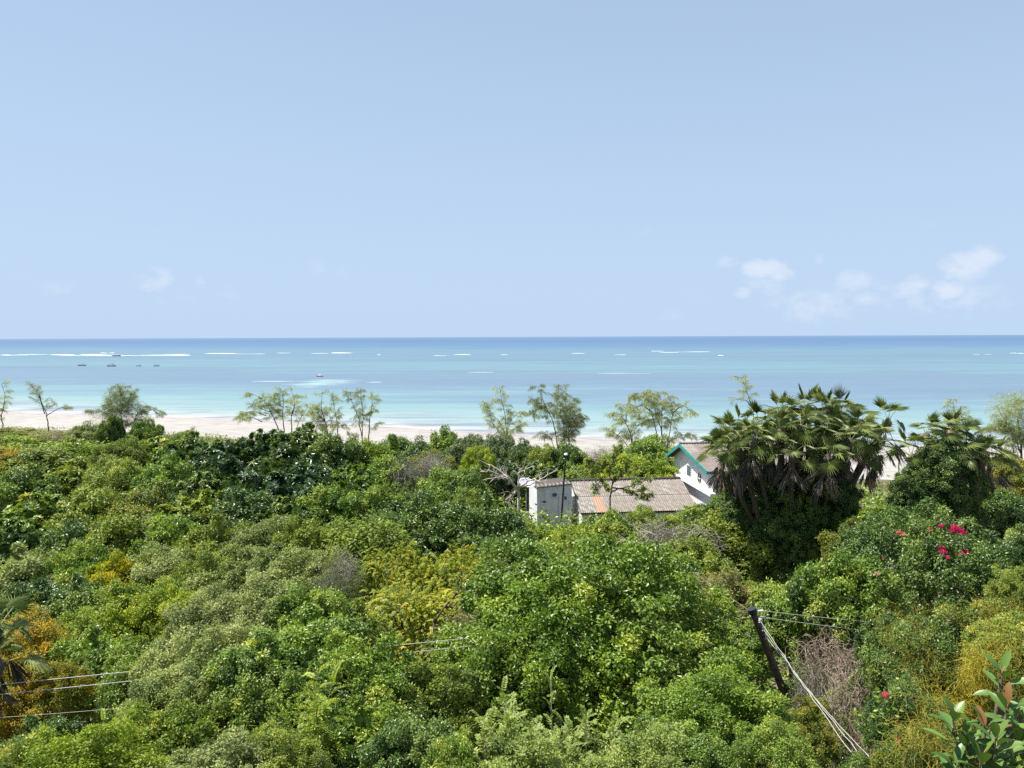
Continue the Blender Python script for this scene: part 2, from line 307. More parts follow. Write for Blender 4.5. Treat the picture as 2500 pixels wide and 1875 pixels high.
# soil under the thicket
def ground_mat():
    m, t, o = new_mat('leaf litter soil'); lk = t.links.new
    g = nd(t, 'ShaderNodeNewGeometry'); n1 = nd(t, 'ShaderNodeTexNoise'); n1.inputs['Scale'].default_value = .6; n1.inputs['Detail'].default_value = 8; lk(g.outputs['Position'], n1.inputs['Vector'])
    r = ramp(t, [(.3, (.05, .045, .025)), (.5, (.10, .085, .05)), (.7, (.19, .16, .10))], n1.outputs[0])
    p = nd(t, 'ShaderNodeBsdfPrincipled'); p.inputs['Roughness'].default_value = .95; lk(r.outputs[0], p.inputs['Base Color']); lk(p.outputs[0], o.inputs[0]); return m
def sand_mat():
    m, t, o = new_mat('coral sand'); lk = t.links.new
    g = nd(t, 'ShaderNodeNewGeometry'); sh = nd(t, 'ShaderNodeAttribute', attribute_name='shore')
    n1 = nd(t, 'ShaderNodeTexNoise'); n1.inputs['Scale'].default_value = .35; n1.inputs['Detail'].default_value = 9; lk(g.outputs['Position'], n1.inputs['Vector'])
    r = ramp(t, [(.25, (.22, .205, .19)), (.5, (.285, .268, .252)), (.75, (.33, .312, .298))], n1.outputs[0])
    # strand lines of dried weed along the tide marks
    mp = nd(t, 'ShaderNodeMapping'); mp.inputs['Scale'].default_value = (.05, .09, .3); lk(g.outputs['Position'], mp.inputs[0])
    n2 = nd(t, 'ShaderNodeTexNoise'); n2.inputs['Scale'].default_value = 1; n2.inputs['Detail'].default_value = 7; lk(mp.outputs[0], n2.inputs['Vector'])
    n3 = nd(t, 'ShaderNodeTexNoise'); n3.inputs['Scale'].default_value = .5; n3.inputs['Detail'].default_value = 6; lk(g.outputs['Position'], n3.inputs['Vector'])
    def M2(op, a, b, clamp=False):
        q = nd(t, 'ShaderNodeMath', operation=op); q.use_clamp = clamp
        for i, v in enumerate((a, b)):
            if isinstance(v, (int, float)): q.inputs[i].default_value = v
            else: lk(v, q.inputs[i])
        return q.outputs[0]
    dd = M2('ADD', sh.outputs['Fac'], M2('MULTIPLY', M2('SUBTRACT', n2.outputs[0], .5), 16))
    lines = None
    for c, w_, s in ((3.0, 1.6, 1.0), (7.5, .8, .7), (12, .6, .5), (17, .5, .35)):
        v = M2('MULTIPLY', M2('SUBTRACT', 1.0, M2('DIVIDE', M2('ABSOLUTE', M2('SUBTRACT', dd, c), 0), w_), True), s)
        lines = v if lines is None else M2('MAXIMUM', lines, v)
    lines = M2('MULTIPLY', lines, M2('MULTIPLY', M2('SUBTRACT', n3.outputs[0], .32, True), 6.0, True), True)
    mx = nd(t, 'ShaderNodeMix', data_type='RGBA'); lk(M2('MULTIPLY', lines, .85), mx.inputs[0]); lk(r.outputs[0], mx.inputs[6]); mx.inputs[7].default_value = (.13, .10, .105, 1)
    wet = nd(t, 'ShaderNodeMapRange'); wet.inputs[1].default_value = 7; wet.inputs[2].default_value = 0; lk(dd, wet.inputs[0])
    mw = nd(t, 'ShaderNodeMix', data_type='RGBA'); lk(M2('MULTIPLY', wet.outputs[0], .45), mw.inputs[0]); lk(mx.outputs[2], mw.inputs[6]); mw.inputs[7].default_value = (.31, .295, .295, 1)
    p = nd(t, 'ShaderNodeBsdfPrincipled'); p.inputs['Roughness'].default_value = .9; p.inputs['Specular IOR Level'].default_value = .15; lk(mw.outputs[2], p.inputs['Base Color'])
    b = nd(t, 'ShaderNodeBump'); b.inputs['Strength'].default_value = .5; b.inputs['Distance'].default_value = .12
    n4 = nd(t, 'ShaderNodeTexNoise'); n4.inputs['Scale'].default_value = 1.1; n4.inputs['Detail'].default_value = 6; lk(g.outputs['Position'], n4.inputs['Vector']); lk(n4.outputs[0], b.inputs['Height']); lk(b.outputs[0], p.inputs['Normal'])
    lk(p.outputs[0], o.inputs[0]); return m
SAND_BANK = on_z(790, 934, 0)
def sea_mat():
    m, t, o = new_mat('lagoon water'); lk = t.links.new
    g = nd(t, 'ShaderNodeNewGeometry'); sh = nd(t, 'ShaderNodeAttribute', attribute_name='shore')
    def M2(op, a, b=0, clamp=False):
        q = nd(t, 'ShaderNodeMath', operation=op); q.use_clamp = clamp
        for i, v in enumerate((a, b)):
            if isinstance(v, (int, float)): q.inputs[i].default_value = v
            else: lk(v, q.inputs[i])
        return q.outputs[0]
    def noise(sx, sy, det=5, rough=.55):
        mp = nd(t, 'ShaderNodeMapping'); mp.inputs['Scale'].default_value = (sx, sy, 0); mp.inputs['Rotation'].default_value = (0, 0, .06); lk(g.outputs['Position'], mp.inputs[0])
        n = nd(t, 'ShaderNodeTexNoise'); n.inputs['Scale'].default_value = 1; n.inputs['Detail'].default_value = det; n.inputs['Roughness'].default_value = rough; lk(mp.outputs[0], n.inputs['Vector']); return n.outputs[0]
    d = M2('MAXIMUM', M2('MULTIPLY', sh.outputs['Fac'], -1.0), 0.0)
    lt = M2('DIVIDE', M2('LOGARITHM', M2('ADD', d, 1.0), 10.0), 5.0)
    nA = noise(.006, .03); nB = noise(.02, .11, 6); nC = noise(.0025, .011, 5)
    t1 = M2('ADD', lt, M2('MULTIPLY', M2('SUBTRACT', nA, .5), .17)); t1 = M2('ADD', t1, M2('MULTIPLY', M2('SUBTRACT', nB, .5), .10))
    S = [(.04, (0.356, 0.348, 0.353)), (.17, (0.289, 0.329, 0.321)), (.25, (0.210, 0.287, 0.290)), (.33, (0.152, 0.242, 0.258)), (.385, (0.125, 0.205, 0.242)), (.415, (0.110, 0.169, 0.226)), (.475, (0.105, 0.158, 0.220)),
         (.505, (0.110, 0.195, 0.232)), (.522, (0.105, 0.175, 0.224)), (.55, (0.098, 0.158, 0.218)), (.585, (0.100, 0.172, 0.220)), (.62, (0.075, 0.137, 0.224)), (.70, (0.060, 0.118, 0.206)), (.85, (0.084, 0.137, 0.224))]
    r = ramp(t, S, t1)
    # sea-grass beds inside the reef, and weed drifting along the water's edge
    gm = M2('MULTIPLY', M2('MULTIPLY', M2('SUBTRACT', nC, .50, True), 7.0, True), .6)
    inl = nd(t, 'ShaderNodeMapRange'); inl.inputs[1].default_value = .37; inl.inputs[2].default_value = .42; lk(lt, inl.inputs[0])
    inh = nd(t, 'ShaderNodeMapRange'); inh.inputs[1].default_value = .60; inh.inputs[2].default_value = .56; lk(lt, inh.inputs[0])
    gm = M2('MULTIPLY', gm, M2('MULTIPLY', inl.outputs[0], inh.outputs[0]))
    mx = nd(t, 'ShaderNodeMix', data_type='RGBA'); lk(gm, mx.inputs[0]); lk(r.outputs[0], mx.inputs[6]); mx.inputs[7].default_value = (.09, .148, .195, 1)
    nW = noise(.035, .16, 6, .6); near = nd(t, 'ShaderNodeMapRange'); near.inputs[1].default_value = 40; near.inputs[2].default_value = 10; lk(d, near.inputs[0])
    wm = M2('MULTIPLY', M2('MULTIPLY', M2('MULTIPLY', M2('SUBTRACT', nW, .47, True), 9.0, True), near.outputs[0]), .75)
    m2 = nd(t, 'ShaderNodeMix', data_type='RGBA'); lk(wm, m2.inputs[0]); lk(mx.outputs[2], m2.inputs[6]); m2.inputs[7].default_value = (.13, .14, .19, 1)
    # the sand bank around the red boat
    sp = nd(t, 'ShaderNodeSeparateXYZ'); lk(g.outputs['Position'], sp.inputs[0])
    ex = M2('DIVIDE', M2('SUBTRACT', sp.outputs[0], SAND_BANK.x), 21.0); ey = M2('DIVIDE', M2('SUBTRACT', sp.outputs[1], SAND_BANK.y), 48.0)
    nS = noise(.07, .16, 7, .7)
    bk = M2('SUBTRACT', M2('SUBTRACT', 1.55, M2('ADD', M2('MULTIPLY', ex, ex), M2('MULTIPLY', ey, ey))), M2('MULTIPLY', nS, 2.4))
    bk = M2('MULTIPLY', M2('MULTIPLY', bk, 2.6, True), .8)
    m3 = nd(t, 'ShaderNodeMix', data_type='RGBA'); lk(bk, m3.inputs[0]); lk(m2.outputs[2], m3.inputs[6]); m3.inputs[7].default_value = (.24, .35, .335, 1)
    # short pale ripples and wind streaks
    nR = noise(.09, .9, 3, .6); mr = M2('MULTIPLY', M2('SUBTRACT', nR, .5), .45)
    hv = nd(t, 'ShaderNodeHueSaturation'); lk(M2('ADD', mr, 1.0), hv.inputs['Value']); lk(m3.outputs[2], hv.inputs['Color'])
    df = nd(t, 'ShaderNodeBsdfDiffuse'); gl = nd(t, 'ShaderNodeBsdfGlossy'); gl.inputs['Roughness'].default_value = .22; lk(hv.outputs[0], df.inputs[0])
    n5 = noise(.5, 1.6, 4); b = nd(t, 'ShaderNodeBump'); b.inputs['Strength'].default_value = .6; b.inputs['Distance'].default_value = .18; lk(n5, b.inputs['Height']); lk(b.outputs[0], gl.inputs['Normal'])
    ms = nd(t, 'ShaderNodeMixShader'); ms.inputs[0].default_value = .16; lk(df.outputs[0], ms.inputs[1]); lk(gl.outputs[0], ms.inputs[2]); lk(ms.outputs[0], o.inputs[0]); return m
xs_land = np.linspace(-900, 900, 181)
dg = np.array([50] + list(np.linspace(56, 320, 56)))
tag(grid_obj('ground', np.tile(xs_land, (len(dg), 1)), dg, ground_mat(), gz), kind='structure')
db = np.array(list(np.linspace(-70, -4, 10)) + list(np.linspace(-2, 50, 40)))
xs_b = np.concatenate([np.linspace(-900, -200, 40)[:-1], np.linspace(-200, 200, 161), np.linspace(200, 900, 40)[1:]])
tag(grid_obj('beach', np.tile(xs_b, (len(db), 1)), db, sand_mat(), gz), kind='structure')
ds = np.array([1.5, -1, -3, -6, -10, -16, -25, -40, -60, -90, -130, -180, -240, -310, -400, -500, -620, -760, -900, -1200, -1700, -2500, -4000, -7000, -12000, -25000, -60000.])
uu = np.linspace(-1, 1, 141); uu = np.sign(uu) * np.abs(uu) ** 1.3
xsea = np.array([uu * (900 + 1.3 * max(0, -d - 100)) for d in ds])
tag(grid_obj('sea', xsea, ds, sea_mat(), lambda x, y: np.zeros_like(x)), kind='structure')

# surf breaking on the reef
MT['foam'] = plain('foam', (.80, .82, .82), .8, .08, .2)
fm = MB(); rs = np.random.RandomState(9)
for (x0, x1, y) in ((0, 20, 867), (47, 127, 865.5), (150, 350, 868), (190, 300, 866), (240, 258, 862), (266, 282, 862), (345, 470, 867.5), (400, 461, 865), (497, 580, 863.5), (678, 705, 862), (760, 800, 863), (805, 860, 862),
                    (920, 932, 866), (1106, 1150, 866), (1222, 1240, 866), (1395, 1428, 863), (1591, 1620, 857.5), (1611, 1656, 860.5), (1650, 1735, 859), (1755, 1765, 868), (2373, 2384, 865), (2398, 2418, 865), (2455, 2481, 862), (2490, 2500, 863),
                    (300, 316, 868), (575, 650, 864), (10, 70, 867), (120, 180, 866.5), (1060, 1090, 868), (1500, 1530, 866)):
    a = on_z(x0, y, 0); b = on_z(x1, y, 0); Ls = (b - a).length
    n = max(6, int(Ls / 4)); P = []
    hh = np.sin(np.linspace(0, math.pi, n)) ** .5 * (.4 if x1 - x0 < 46 else .8)
    for i in range(n):
        p = a.lerp(b, i / (n - 1)); wv = (.45 + .35 * math.sin(i * .23 + x0) + .2 * math.sin(i * .61 + y)) * hh[i]
        yo = rs.normal(0, 2.0) + 5 * math.sin(i * .35 + x0)
        P.append([(p.x, p.y + yo - 2.2 * wv - .2, .02), (p.x, p.y + yo, .1 + .55 * wv), (p.x, p.y + yo + 3 * wv + .2, .02)])
    V = np.array(P).reshape(-1, 3); Q = [(i * 3 + k, i * 3 + k + 1, i * 3 + k + 4, i * 3 + k + 3) for i in range(n - 1) for k in range(2)]
    fm.add(V, np.array(Q)[:, ::-1])
# thin lapping wavelets inside the lagoon
for (x0, x1, y) in ((615, 720, 931), (1140, 1205, 909), (1460, 1590, 911.5), (895, 932, 933)):
    a = on_z(x0, y, 0); b = on_z(x1, y, 0); n = max(6, int((b - a).length / 2)); P = []
    for i in range(n):
        p = a.lerp(b, i / (n - 1)); wv = .34 * math.sin(math.pi * (i + .2) / n) * (.6 + .4 * math.sin(i * .5))
        P.append([(p.x, p.y - wv - .05, .012), (p.x, p.y, .03 + .1 * wv), (p.x, p.y + wv + .05, .012)])
    V = np.array(P).reshape(-1, 3); Q = [(i * 3 + k, i * 3 + k + 1, i * 3 + k + 4, i * 3 + k + 3) for i in range(n - 1) for k in range(2)]
    fm.add(V, np.array(Q)[:, ::-1])
tag(fm.build('surf', MT['foam'], smooth=True), 'white surf breaking along the reef far out', 'surf', kind='stuff')

# ================================================================== BOATS
MT['hullgrey'] = plain('weathered boat paint', (.10, .13, .15), .7, .3, 2); MT['hullred'] = plain('red boat paint', (.55, .07, .06), .5, .2, 2)
MT['boatwhite'] = plain('white boat paint', (.72, .66, .64), .5, .1, 2); MT['boatdark'] = plain('dark boat gear', (.05, .05, .055), .6, .3, 4)
def boat(px, py, Lb, rz, hull, roof, label, cover=True, mast=True, out=False):
    p = on_z(px, py, 0.0); t = thing('boat', label, 'boat', (p.x, p.y, 0), 'boats moored in the lagoon', rz)
    n = 11; m = MB(); V = []
    for i in range(n):
        u = i / (n - 1); x = (u - .5) * Lb; wv = .17 * Lb * (math.sin(math.pi * min(1, u * .9 + .12)) ** .6); sh = .11 * Lb * (.75 + 1.1 * (u - .45) ** 2 * 2)
        keel = -.15 * (1 - (2 * u - 1) ** 4)
        V += [(x, -wv, sh), (x, -wv * .75, sh * .35), (x, 0, keel), (x, wv * .75, sh * .35), (x, wv, sh), (x, wv * .86, sh * .9), (x, 0, sh * .3), (x, -wv * .86, sh * .9)]
    Q = [(i * 8 + k, i * 8 + (k + 1) % 8, (i + 1) * 8 + (k + 1) % 8, (i + 1) * 8 + k) for i in range(n - 1) for k in range(8)]
    m.add(V, Q); m.build('hull', MT[hull], t, smooth=True)
    for k in (.3, .5, .68):
        m = MB(); x = (k - .5) * Lb; m.box((x - .12, -.13 * Lb, .085 * Lb), (x + .12, .13 * Lb, .105 * Lb)); m.build('thwart', MT['boatdark'], t)
    if cover:
        m = MB(); x0, x1 = -.32 * Lb, .12 * Lb; h = .30 * Lb
        V = []; 
        for i in range(6):
            x = x0 + (x1 - x0) * i / 5
            for j in range(6):
                yv = (j / 5 - .5) * .30 * Lb; V.append((x, yv, h - (yv / (.15 * Lb)) ** 2 * .05 * Lb))
        nV = len(V); V += [(a, b, c - .05) for a, b, c in V]
        Q = [(i * 6 + j, (i + 1) * 6 + j, (i + 1) * 6 + j + 1, i * 6 + j + 1) for i in range(5) for j in range(5)]; Q += [tuple(nV + k for k in q[::-1]) for q in Q]
        m.add(V, Q); m.build('canopy', MT[roof], t, smooth=True)
        for sx in (x0 + .1, x1 - .1):
            for sy in (-1, 1):
                m = MB(); m.tube([(sx, sy * .13 * Lb, .08 * Lb), (sx, sy * .13 * Lb, h - .03 * Lb)], .05, 5); m.build('canopy_post', MT['boatdark'], t)
    if mast:
        m = MB(); m.tube([(.2 * Lb, 0, .02), (.21 * Lb, 0, .46 * Lb)], [.09, .05], 6); m.build('mast', MT['boatdark'], t)
        m = MB(); m.tube([(.4 * Lb, 0, .2 * Lb), (-.05 * Lb, 0, .33 * Lb)], .05, 5); m.build('boom', MT['boatdark'], t)
    m = MB(); x = -.5 * Lb; m.box((x - .3, -.2, .02), (x + .1, .2, .14 * Lb)); m.build('outboard_engine', MT['boatdark'], t)
    return t
boat(201, 893, 5.2, .15, 'hullgrey', 'hullgrey', 'first grey fishing boat of the row of four, beside the left shore', True, False)
boat(273, 894.5, 5.6, .05, 'hullgrey', 'boatdark', 'second fishing boat of the row of four, largest and darkest with a tall canopy', True, True)
boat(339, 894, 3.4, -.2, 'hullgrey', 'hullgrey', 'third fishing boat of the row of four, smallest and low', False, True)
boat(383, 894, 3.8, .1, 'hullgrey', 'boatdark', 'fourth fishing boat of the row of four, short with a flat top', True, False)
boat(285, 869.5, 8.5, 0.03, 'hullgrey', 'hullgrey', 'long low boat beyond the row of four, against the surf', False, False)
boat(316.5, 871, 3.0, 0.2, 'boatwhite', 'boatwhite', 'tiny pale boat just inside the surf line beyond the row of four', True, False)
boat(782, 919.5, 2.9, .1, 'hullred', 'boatwhite', 'small red boat with a white canopy on the pale sand bank', True, False)

# ================================================================== HOUSES
def plaster(name, col):
    m, t, o = new_mat(name); lk = t.links.new
    g = nd(t, 'ShaderNodeTexCoord'); n1 = nd(t, 'ShaderNodeTexNoise'); n1.inputs['Scale'].default_value = 1.2; n1.inputs['Detail'].default_value = 8; lk(g.outputs['Object'], n1.inputs['Vector'])
    mp = nd(t, 'ShaderNodeMapping'); mp.inputs['Scale'].default_value = (3, 3, .35); lk(g.outputs['Object'], mp.inputs[0]); n2 = nd(t, 'ShaderNodeTexNoise'); n2.inputs['Scale'].default_value = 1.4; n2.inputs['Detail'].default_value = 6; lk(mp.outputs[0], n2.inputs['Vector'])
    r = ramp(t, [(.35, tuple(c * .88 for c in col)), (.6, col)], n1.outputs[0]); r2 = ramp(t, [(.30, (.72, .70, .66)), (.48, (1, 1, 1))], n2.outputs[0])
    mx = nd(t, 'ShaderNodeMix', data_type='RGBA', blend_type='MULTIPLY'); mx.inputs[0].default_value = .8; lk(r.outputs[0], mx.inputs[6]); lk(r2.outputs[0], mx.inputs[7])
    p = nd(t, 'ShaderNodeBsdfPrincipled'); p.inputs['Roughness'].default_value = .85; lk(mx.outputs[2], p.inputs['Base Color'])
    b = nd(t, 'ShaderNodeBump'); b.inputs['Strength'].default_value = .04; b.inputs['Distance'].default_value = .01; lk(n1.outputs[0], b.inputs['Height']); lk(b.outputs[0], p.inputs['Normal']); lk(p.outputs[0], o.inputs[0]); return m
MT['plaster'] = plaster('white lime plaster', (.74, .73, .73)); MT['plaster2'] = plaster('grey white plaster', (.66, .68, .71))
MT['teal'] = plain('teal paint', (.035, .27, .24), .5, .2, 5); MT['dkglass'] = plain('dark louvre glass', (.02, .025, .03), .15, .2, 3, spec=.6)
MT['sheet'] = plain('weathered cement sheet', (.25, .222, .195), .95, .3, 1.6, .4, col2=(.14, .123, .11)); MT['sheet2'] = plain('lichen cement sheet', (.31, .285, .255), .95, .3, 2.2, .4, col2=(.09, .084, .078))
MT['sheetorange'] = plain('newer orange sheet', (.36, .20, .13), .9, .3, 2.0, .3, col2=(.30, .22, .17)); MT['ridge'] = plain('dark ridge tile', (.09, .078, .07), .95, .3, 4, .3)
MT['sheetbrown'] = plain('brown cement sheet', (.19, .16, .14), .95, .3, 1.6, .4, col2=(.12, .10, .09))
MT['trimwhite'] = plain('white trim', (.78, .77, .77), .7, .08, 3)
def sheet_mesh(wd, ln, name):
    """one corrugated sheet: x 0..wd, runs along -y for ln"""
    n = 17; V = []
    for j in range(3):
        for i in range(n):
            x = wd * i / (n - 1); V.append((x, -ln * j / 2, .028 * math.cos(i / (n - 1) * 2 * math.pi * 4)))
    m = len(V); V2 = V + [(a, b, c - .012) for a, b, c in V]
    Q = [(j * n + i, (j + 1) * n + i, (j + 1) * n + i + 1, j * n + i + 1) for j in range(2) for i in range(n - 1)]
    Q2 = [tuple(m + k for k in q[::-1]) for q in Q]
    Q3 = [((2) * n + i, m + 2 * n + i, m + 2 * n + i + 1, 2 * n + i + 1) for i in range(n - 1)]
    mb = MB(); mb.add(V2, Q + Q2 + Q3); return mb.mesh(name)
def window(parent, o0, ux, wd, ht, nsl=5, slat=True, name='window'):
    """dark recessed opening with louvre slats; o0 lower corner, ux along the wall, outward = ux rotated -90 deg"""
    ux = Vector(ux).normalized(); ou = Vector((ux.y, -ux.x, 0)); Mx = Matrix(((ux.x, ou.x, 0, o0[0]), (ux.y, ou.y, 0, o0[1]), (0, 0, 1, o0[2]), (0, 0, 0, 1)))
    m = MB(); m.box((0, .004, 0), (wd, .02, ht), Mx); wo = m.build(name, MT['dkglass'], parent)
    m = MB()
    for lo, hi in (((-.06, .003, -.06), (wd + .06, .07, 0)), ((-.06, .003, ht), (wd + .06, .06, ht + .05)), ((-.05, .003, 0), (0, .05, ht)), ((wd, .003, 0), (wd + .05, .05, ht))): m.box(lo, hi, Mx)
    m.build('frame', MT['trimwhite'], wo)
    if slat:
        for k in range(nsl):
            m = MB(); z = ht * (k + .5) / nsl; m.add([tuple(Mx @ Vector(p)) for p in ((0, .022, z + .05), (wd, .022, z + .05), (wd, .07, z - .04), (0, .07, z - .04))], [(0, 1, 2, 3)]); m.build('slat', MT['glass_slat'], wo)
    return wo
MT['glass_slat'] = plain('louvre slat', (.10, .13, .15), .3, .2, 3, spec=.5)
HROT = math.atan2(.1, .995)
# ---- two-storey house behind the palms
hp = Vector((14.9, 68, 0)); GZ = 3.2
house = thing('house', 'white two storey house with teal gable trim, half hidden behind the big palm', 'house', (hp.x, hp.y, GZ), rz=HROT)
AP = 9.40 - GZ; yF, zF = 4.1, 7.75 - GZ; yN, zN = -7.0, 8.16 - GZ; LN = 12.0
m = MB(); x0 = .62
def zr(y): return AP - .16 - (AP - zF) * (y / yF) if y > 0 else AP - .16 - (AP - zN) * (y / yN)
m.prism([(x0, 3.5, 0), (x0, 3.5, zr(3.5)), (x0, 0, zr(0)), (x0, -6.6, zr(-6.6)), (x0, -6.6, 0)], (LN - 1.1, 0, 0)); m.build('wall', MT['plaster'], house)
rf = MB(); 
for (ya, za, yb, zb) in ((0, AP - .10, yF, zF - .10), (0, AP - .10, yN, zN - .10)):
    rf.prism([(0.02, ya, za), (0.02, yb, zb), (0.02, yb, zb - .05), (.02, ya, za - .05)], (LN, 0, 0))
roof = rf.build('roof', MT['barkdark'], house)
for sgn, yE, zE in ((1, yF, zF), (-1, yN, zN)):
    ln = math.hypot(yE, AP - zE); rows = 2 if sgn > 0 else 3; sl = ln / rows; me = sheet_mesh(1.02, sl + .12, 'roof_sheet'); pit = math.atan2(AP - zE, abs(yE))
    for i in range(12):
        for j in range(rows):
            s0 = sl * j; y = sgn * s0 * math.cos(pit); z = AP - s0 * math.sin(pit) + .012 * j * -1 + .02
            o = link('roof_sheet', me, MT['sheetbrown'] if (i * 7 + j) % 5 else MT['sheet'], roof)
            if sgn < 0: o.location = (i * 1.0, y, z); o.rotation_euler = (pit, 0, 0)
            else: o.location = (i * 1.0 + 1.0, y, z); o.rotation_euler = (pit, 0, math.pi)
m = MB(); m.tube([(-.04, 0, AP + .03), (LN + .04, 0, AP + .03)], .11, 8); m.build('ridge_cap', MT['ridge'], roof)
for (ya, za, yb, zb) in ((0, AP, yF + .05, zF - .02), (0, AP, yN - .05, zN - .007)):
    m = MB(); m.prism([(-.06, ya, za + .04), (-.06, yb, zb + .04), (-.06, yb, zb - .24), (-.06, ya, za - .24)], (.06, 0, 0)); m.build('barge_board', MT['teal'], house)
m = MB(); m.box((.0, yN - .09, zN - .20), (LN, yN - .05, zN + .02)); m.build('fascia', MT['teal'], house)
m = MB(); m.box((.12, -7.4, 3.0), (.617, 4.4, 3.22)); m.build('balcony_ledge', MT['trimwhite'], house)
m = MB(); m.box((.62, 3.503, 3.0), (LN - .45, 4.4, 3.215)); m.build('balcony_floor', MT['trimwhite'], house)
m = MB(); m.box((.14, 3.95, 3.22), (.32, 4.15, zF - .14)); m.build('verandah_post', MT['trimwhite'], house)
window(house, (.62, -.35, 3.45), (0, -1, 0), 1.05, .95, 5)
# round window in the gable
m = MB(); Mx = Matrix.Translation((.62, -3.5, 3.75)) @ Matrix.Rotation(-math.pi / 2, 4, 'Y'); m.lathe([(0.001, .02), (.33, .02), (.34, .05), (.42, .05), (.42, .002)], 20, Mx); rw = m.build('round_window', MT['dkglass'], house)
for k in (0, 1):
    m = MB(); Mz = Mx @ Matrix.Rotation(k * math.pi / 2, 4, 'Z'); m.box((-.02, -.33, .025), (.02, .33, .045 + .004 * k), Mz); m.build('glazing_bar', MT['trimwhite'], rw)
for i in range(3): window(house, (2.0 + i * 3.2, -6.6, 3.5), (1, 0, 0), 1.3, 1.0, 5)
# ---- low range with the corrugated roof
lp = at(1393, 1175, 66); LR = thing('outbuilding', 'low white outbuilding with weathered corrugated roof and one orange patch', 'building', (lp.x, lp.y, GZ), rz=HROT)
Lz = lp.z - GZ; LL = 9.75; sl2 = 5.0; pit = R(20)
m = MB(); m.prism([(.15, -4.6, 0), (.15, -4.6, Lz - .2 - 4.6 * math.tan(pit)), (.15, 0, Lz - .2), (.15, 3.0, Lz - .2 - 3.0 * math.tan(pit)), (.15, 3.0, 0)], (LL - .3, 0, 0)); m.build('wall', MT['plaster'], LR)
rf = MB(); rf.prism([(0, 0, Lz - .09), (0, -sl2 * math.cos(pit), Lz - .09 - sl2 * math.sin(pit)), (0, -sl2 * math.cos(pit), Lz - .14 - sl2 * math.sin(pit)), (0, 0, Lz - .14)], (LL, 0, 0))
rf.prism([(0, 0, Lz - .09), (0, 3.3, Lz - .09 - 3.3 * math.tan(pit)), (0, 3.3, Lz - .14 - 3.3 * math.tan(pit)), (0, 0, Lz - .14)], (LL, 0, 0)); roof2 = rf.build('roof', MT['barkdark'], LR)
sw = LL / 14; me = sheet_mesh(sw + .05, 2.55, 'roof_sheet'); rr = random.Random(4)
for i in range(14):
    for j in range(2):
        s0 = 2.42 * j; mt = MT['sheet2'] if rr.random() < (.6 if i < 8 else .1) else MT['sheet']
        if (i, j) == (2, 1): mt = MT['sheetorange']
        o = link('roof_sheet', me, mt, roof2, (i * sw, -s0 * math.cos(pit), Lz - s0 * math.sin(pit) + .035 * (1 - j) + rr.uniform(-.006, .006)), (pit, 0, rr.uniform(-.004, .004)))
    o = link('roof_sheet', me, MT['sheet'], roof2, (i * sw + sw, 0, Lz + .02), (pit, 0, math.pi))
m = MB(); m.tube([(-.02, .02, Lz + .08), (LL, .02, Lz + .08)], .12, 8)
for i in range(int(LL / .35)): m.tube([(i * .35 + .1, -.02, Lz + .06), (i * .35 + .1, -.26, Lz - .02)], [.055, .03], 6)
m.build('ridge_cap', MT['ridge'], LR)
# ---- small white block in front of it
bp = at(1311, 1192, 63.0); bq = at(1396, 1183, 63.6)
BL = thing('white_annex', 'small grey white annex wall with tiny dark windows beside the lamp pole', 'building', (bp.x, bp.y, GZ)); dv = Vector((bq.x - bp.x, bq.y - bp.y, 0)); wl = dv.length; BL.rotation_euler = (0, 0, math.atan2(dv.y, dv.x))
h0, h1 = bp.z - GZ, bq.z - GZ
m = MB(); m.prism([(0, 0, 0), (0, 0, h0), (wl, 0, h1), (wl, 0, 0)], (0, 2.9, 0)); m.build('wall', MT['plaster2'], BL)
m = MB(); m.prism([(-.05, -.06, h0 + .003), (-.05, -.06, h0 + .07), (wl + .03, -.06, h1 + .07), (wl + .03, -.06, h1 + .003)], (0, 3.0, 0)); m.build('roof_slab', MT['ridge'], BL)
for i in range(9):
    u = (i + .5) / 9; m = MB(); m.tube([(wl * u, -.16, h0 + (h1 - h0) * u + .10), (wl * u, .5, h0 + (h1 - h0) * u + .13)], .075, 7); m.build('roof_tile', MT['sheet2'], BL)
for (u, zt, ww, hh) in ((.43, .62, .40, .30), (.77, .92, .24, .30), (.16, 1.15, .3, .2)):
    window(BL, (wl * u, 0, h0 - zt - hh * .5), (1, 0, 0), ww, hh, 2)
for (u, z0, z1) in ((.63, .3, h0 - .8), (.9, .2, h0 - 1.1)):
    m = MB(); m.tube([(wl * u, -.03, z0), (wl * u + .01, -.03, z1)], .02, 6); m.build('pipe', MT['plaster2'], BL)

# ---- lamp pole, dish
lt_ = at(1381, 1112, 60.5); lb = at(1372, 1245, 60.5); gzz = float(gz(lb.x, lb.y)); dr = (lb - lt_).normalized(); lb2 = lt_ + dr * ((lt_.z - gzz + .3) / -dr.z)
LPo = thing('lamp_pole', 'dark thin lamp pole with a white lamp head before the annex', 'lamp', (lb2.x, lb2.y, gzz))
inv = Vector((lb2.x, lb2.y, gzz))
m = MB(); m.tube([lb2 - inv, lt_ - inv], [.085, .06], 8); m.build('pole', MT['barkdark'], LPo)
q = lt_ - inv
m = MB(); m.lathe([(.001, .16), (.10, .13), (.16, .04), (.16, -.02), (.12, -.04)], 10, Matrix.Translation(q + Vector((.03, 0, .05)))); m.build('lamp_head', MT['trimwhite'], LPo, smooth=True)
m = MB(); m.tube([q + Vector((-.03, 0, -.28)), q + Vector((-.14, -.05, -.22))], .035, 6); m.build('bracket', MT['trimwhite'], LPo)
MT['dish'] = plain('dish mesh', (.60, .56, .72), .5, .1, 3)
dp = at(1285, 1184, 61.5); gd = float(gz(dp.x, dp.y)); DS = thing('satellite_dish', 'pale lilac satellite dish on a post beside the dead tree', 'satellite dish', (dp.x, dp.y, gd)); hq = dp.z - gd
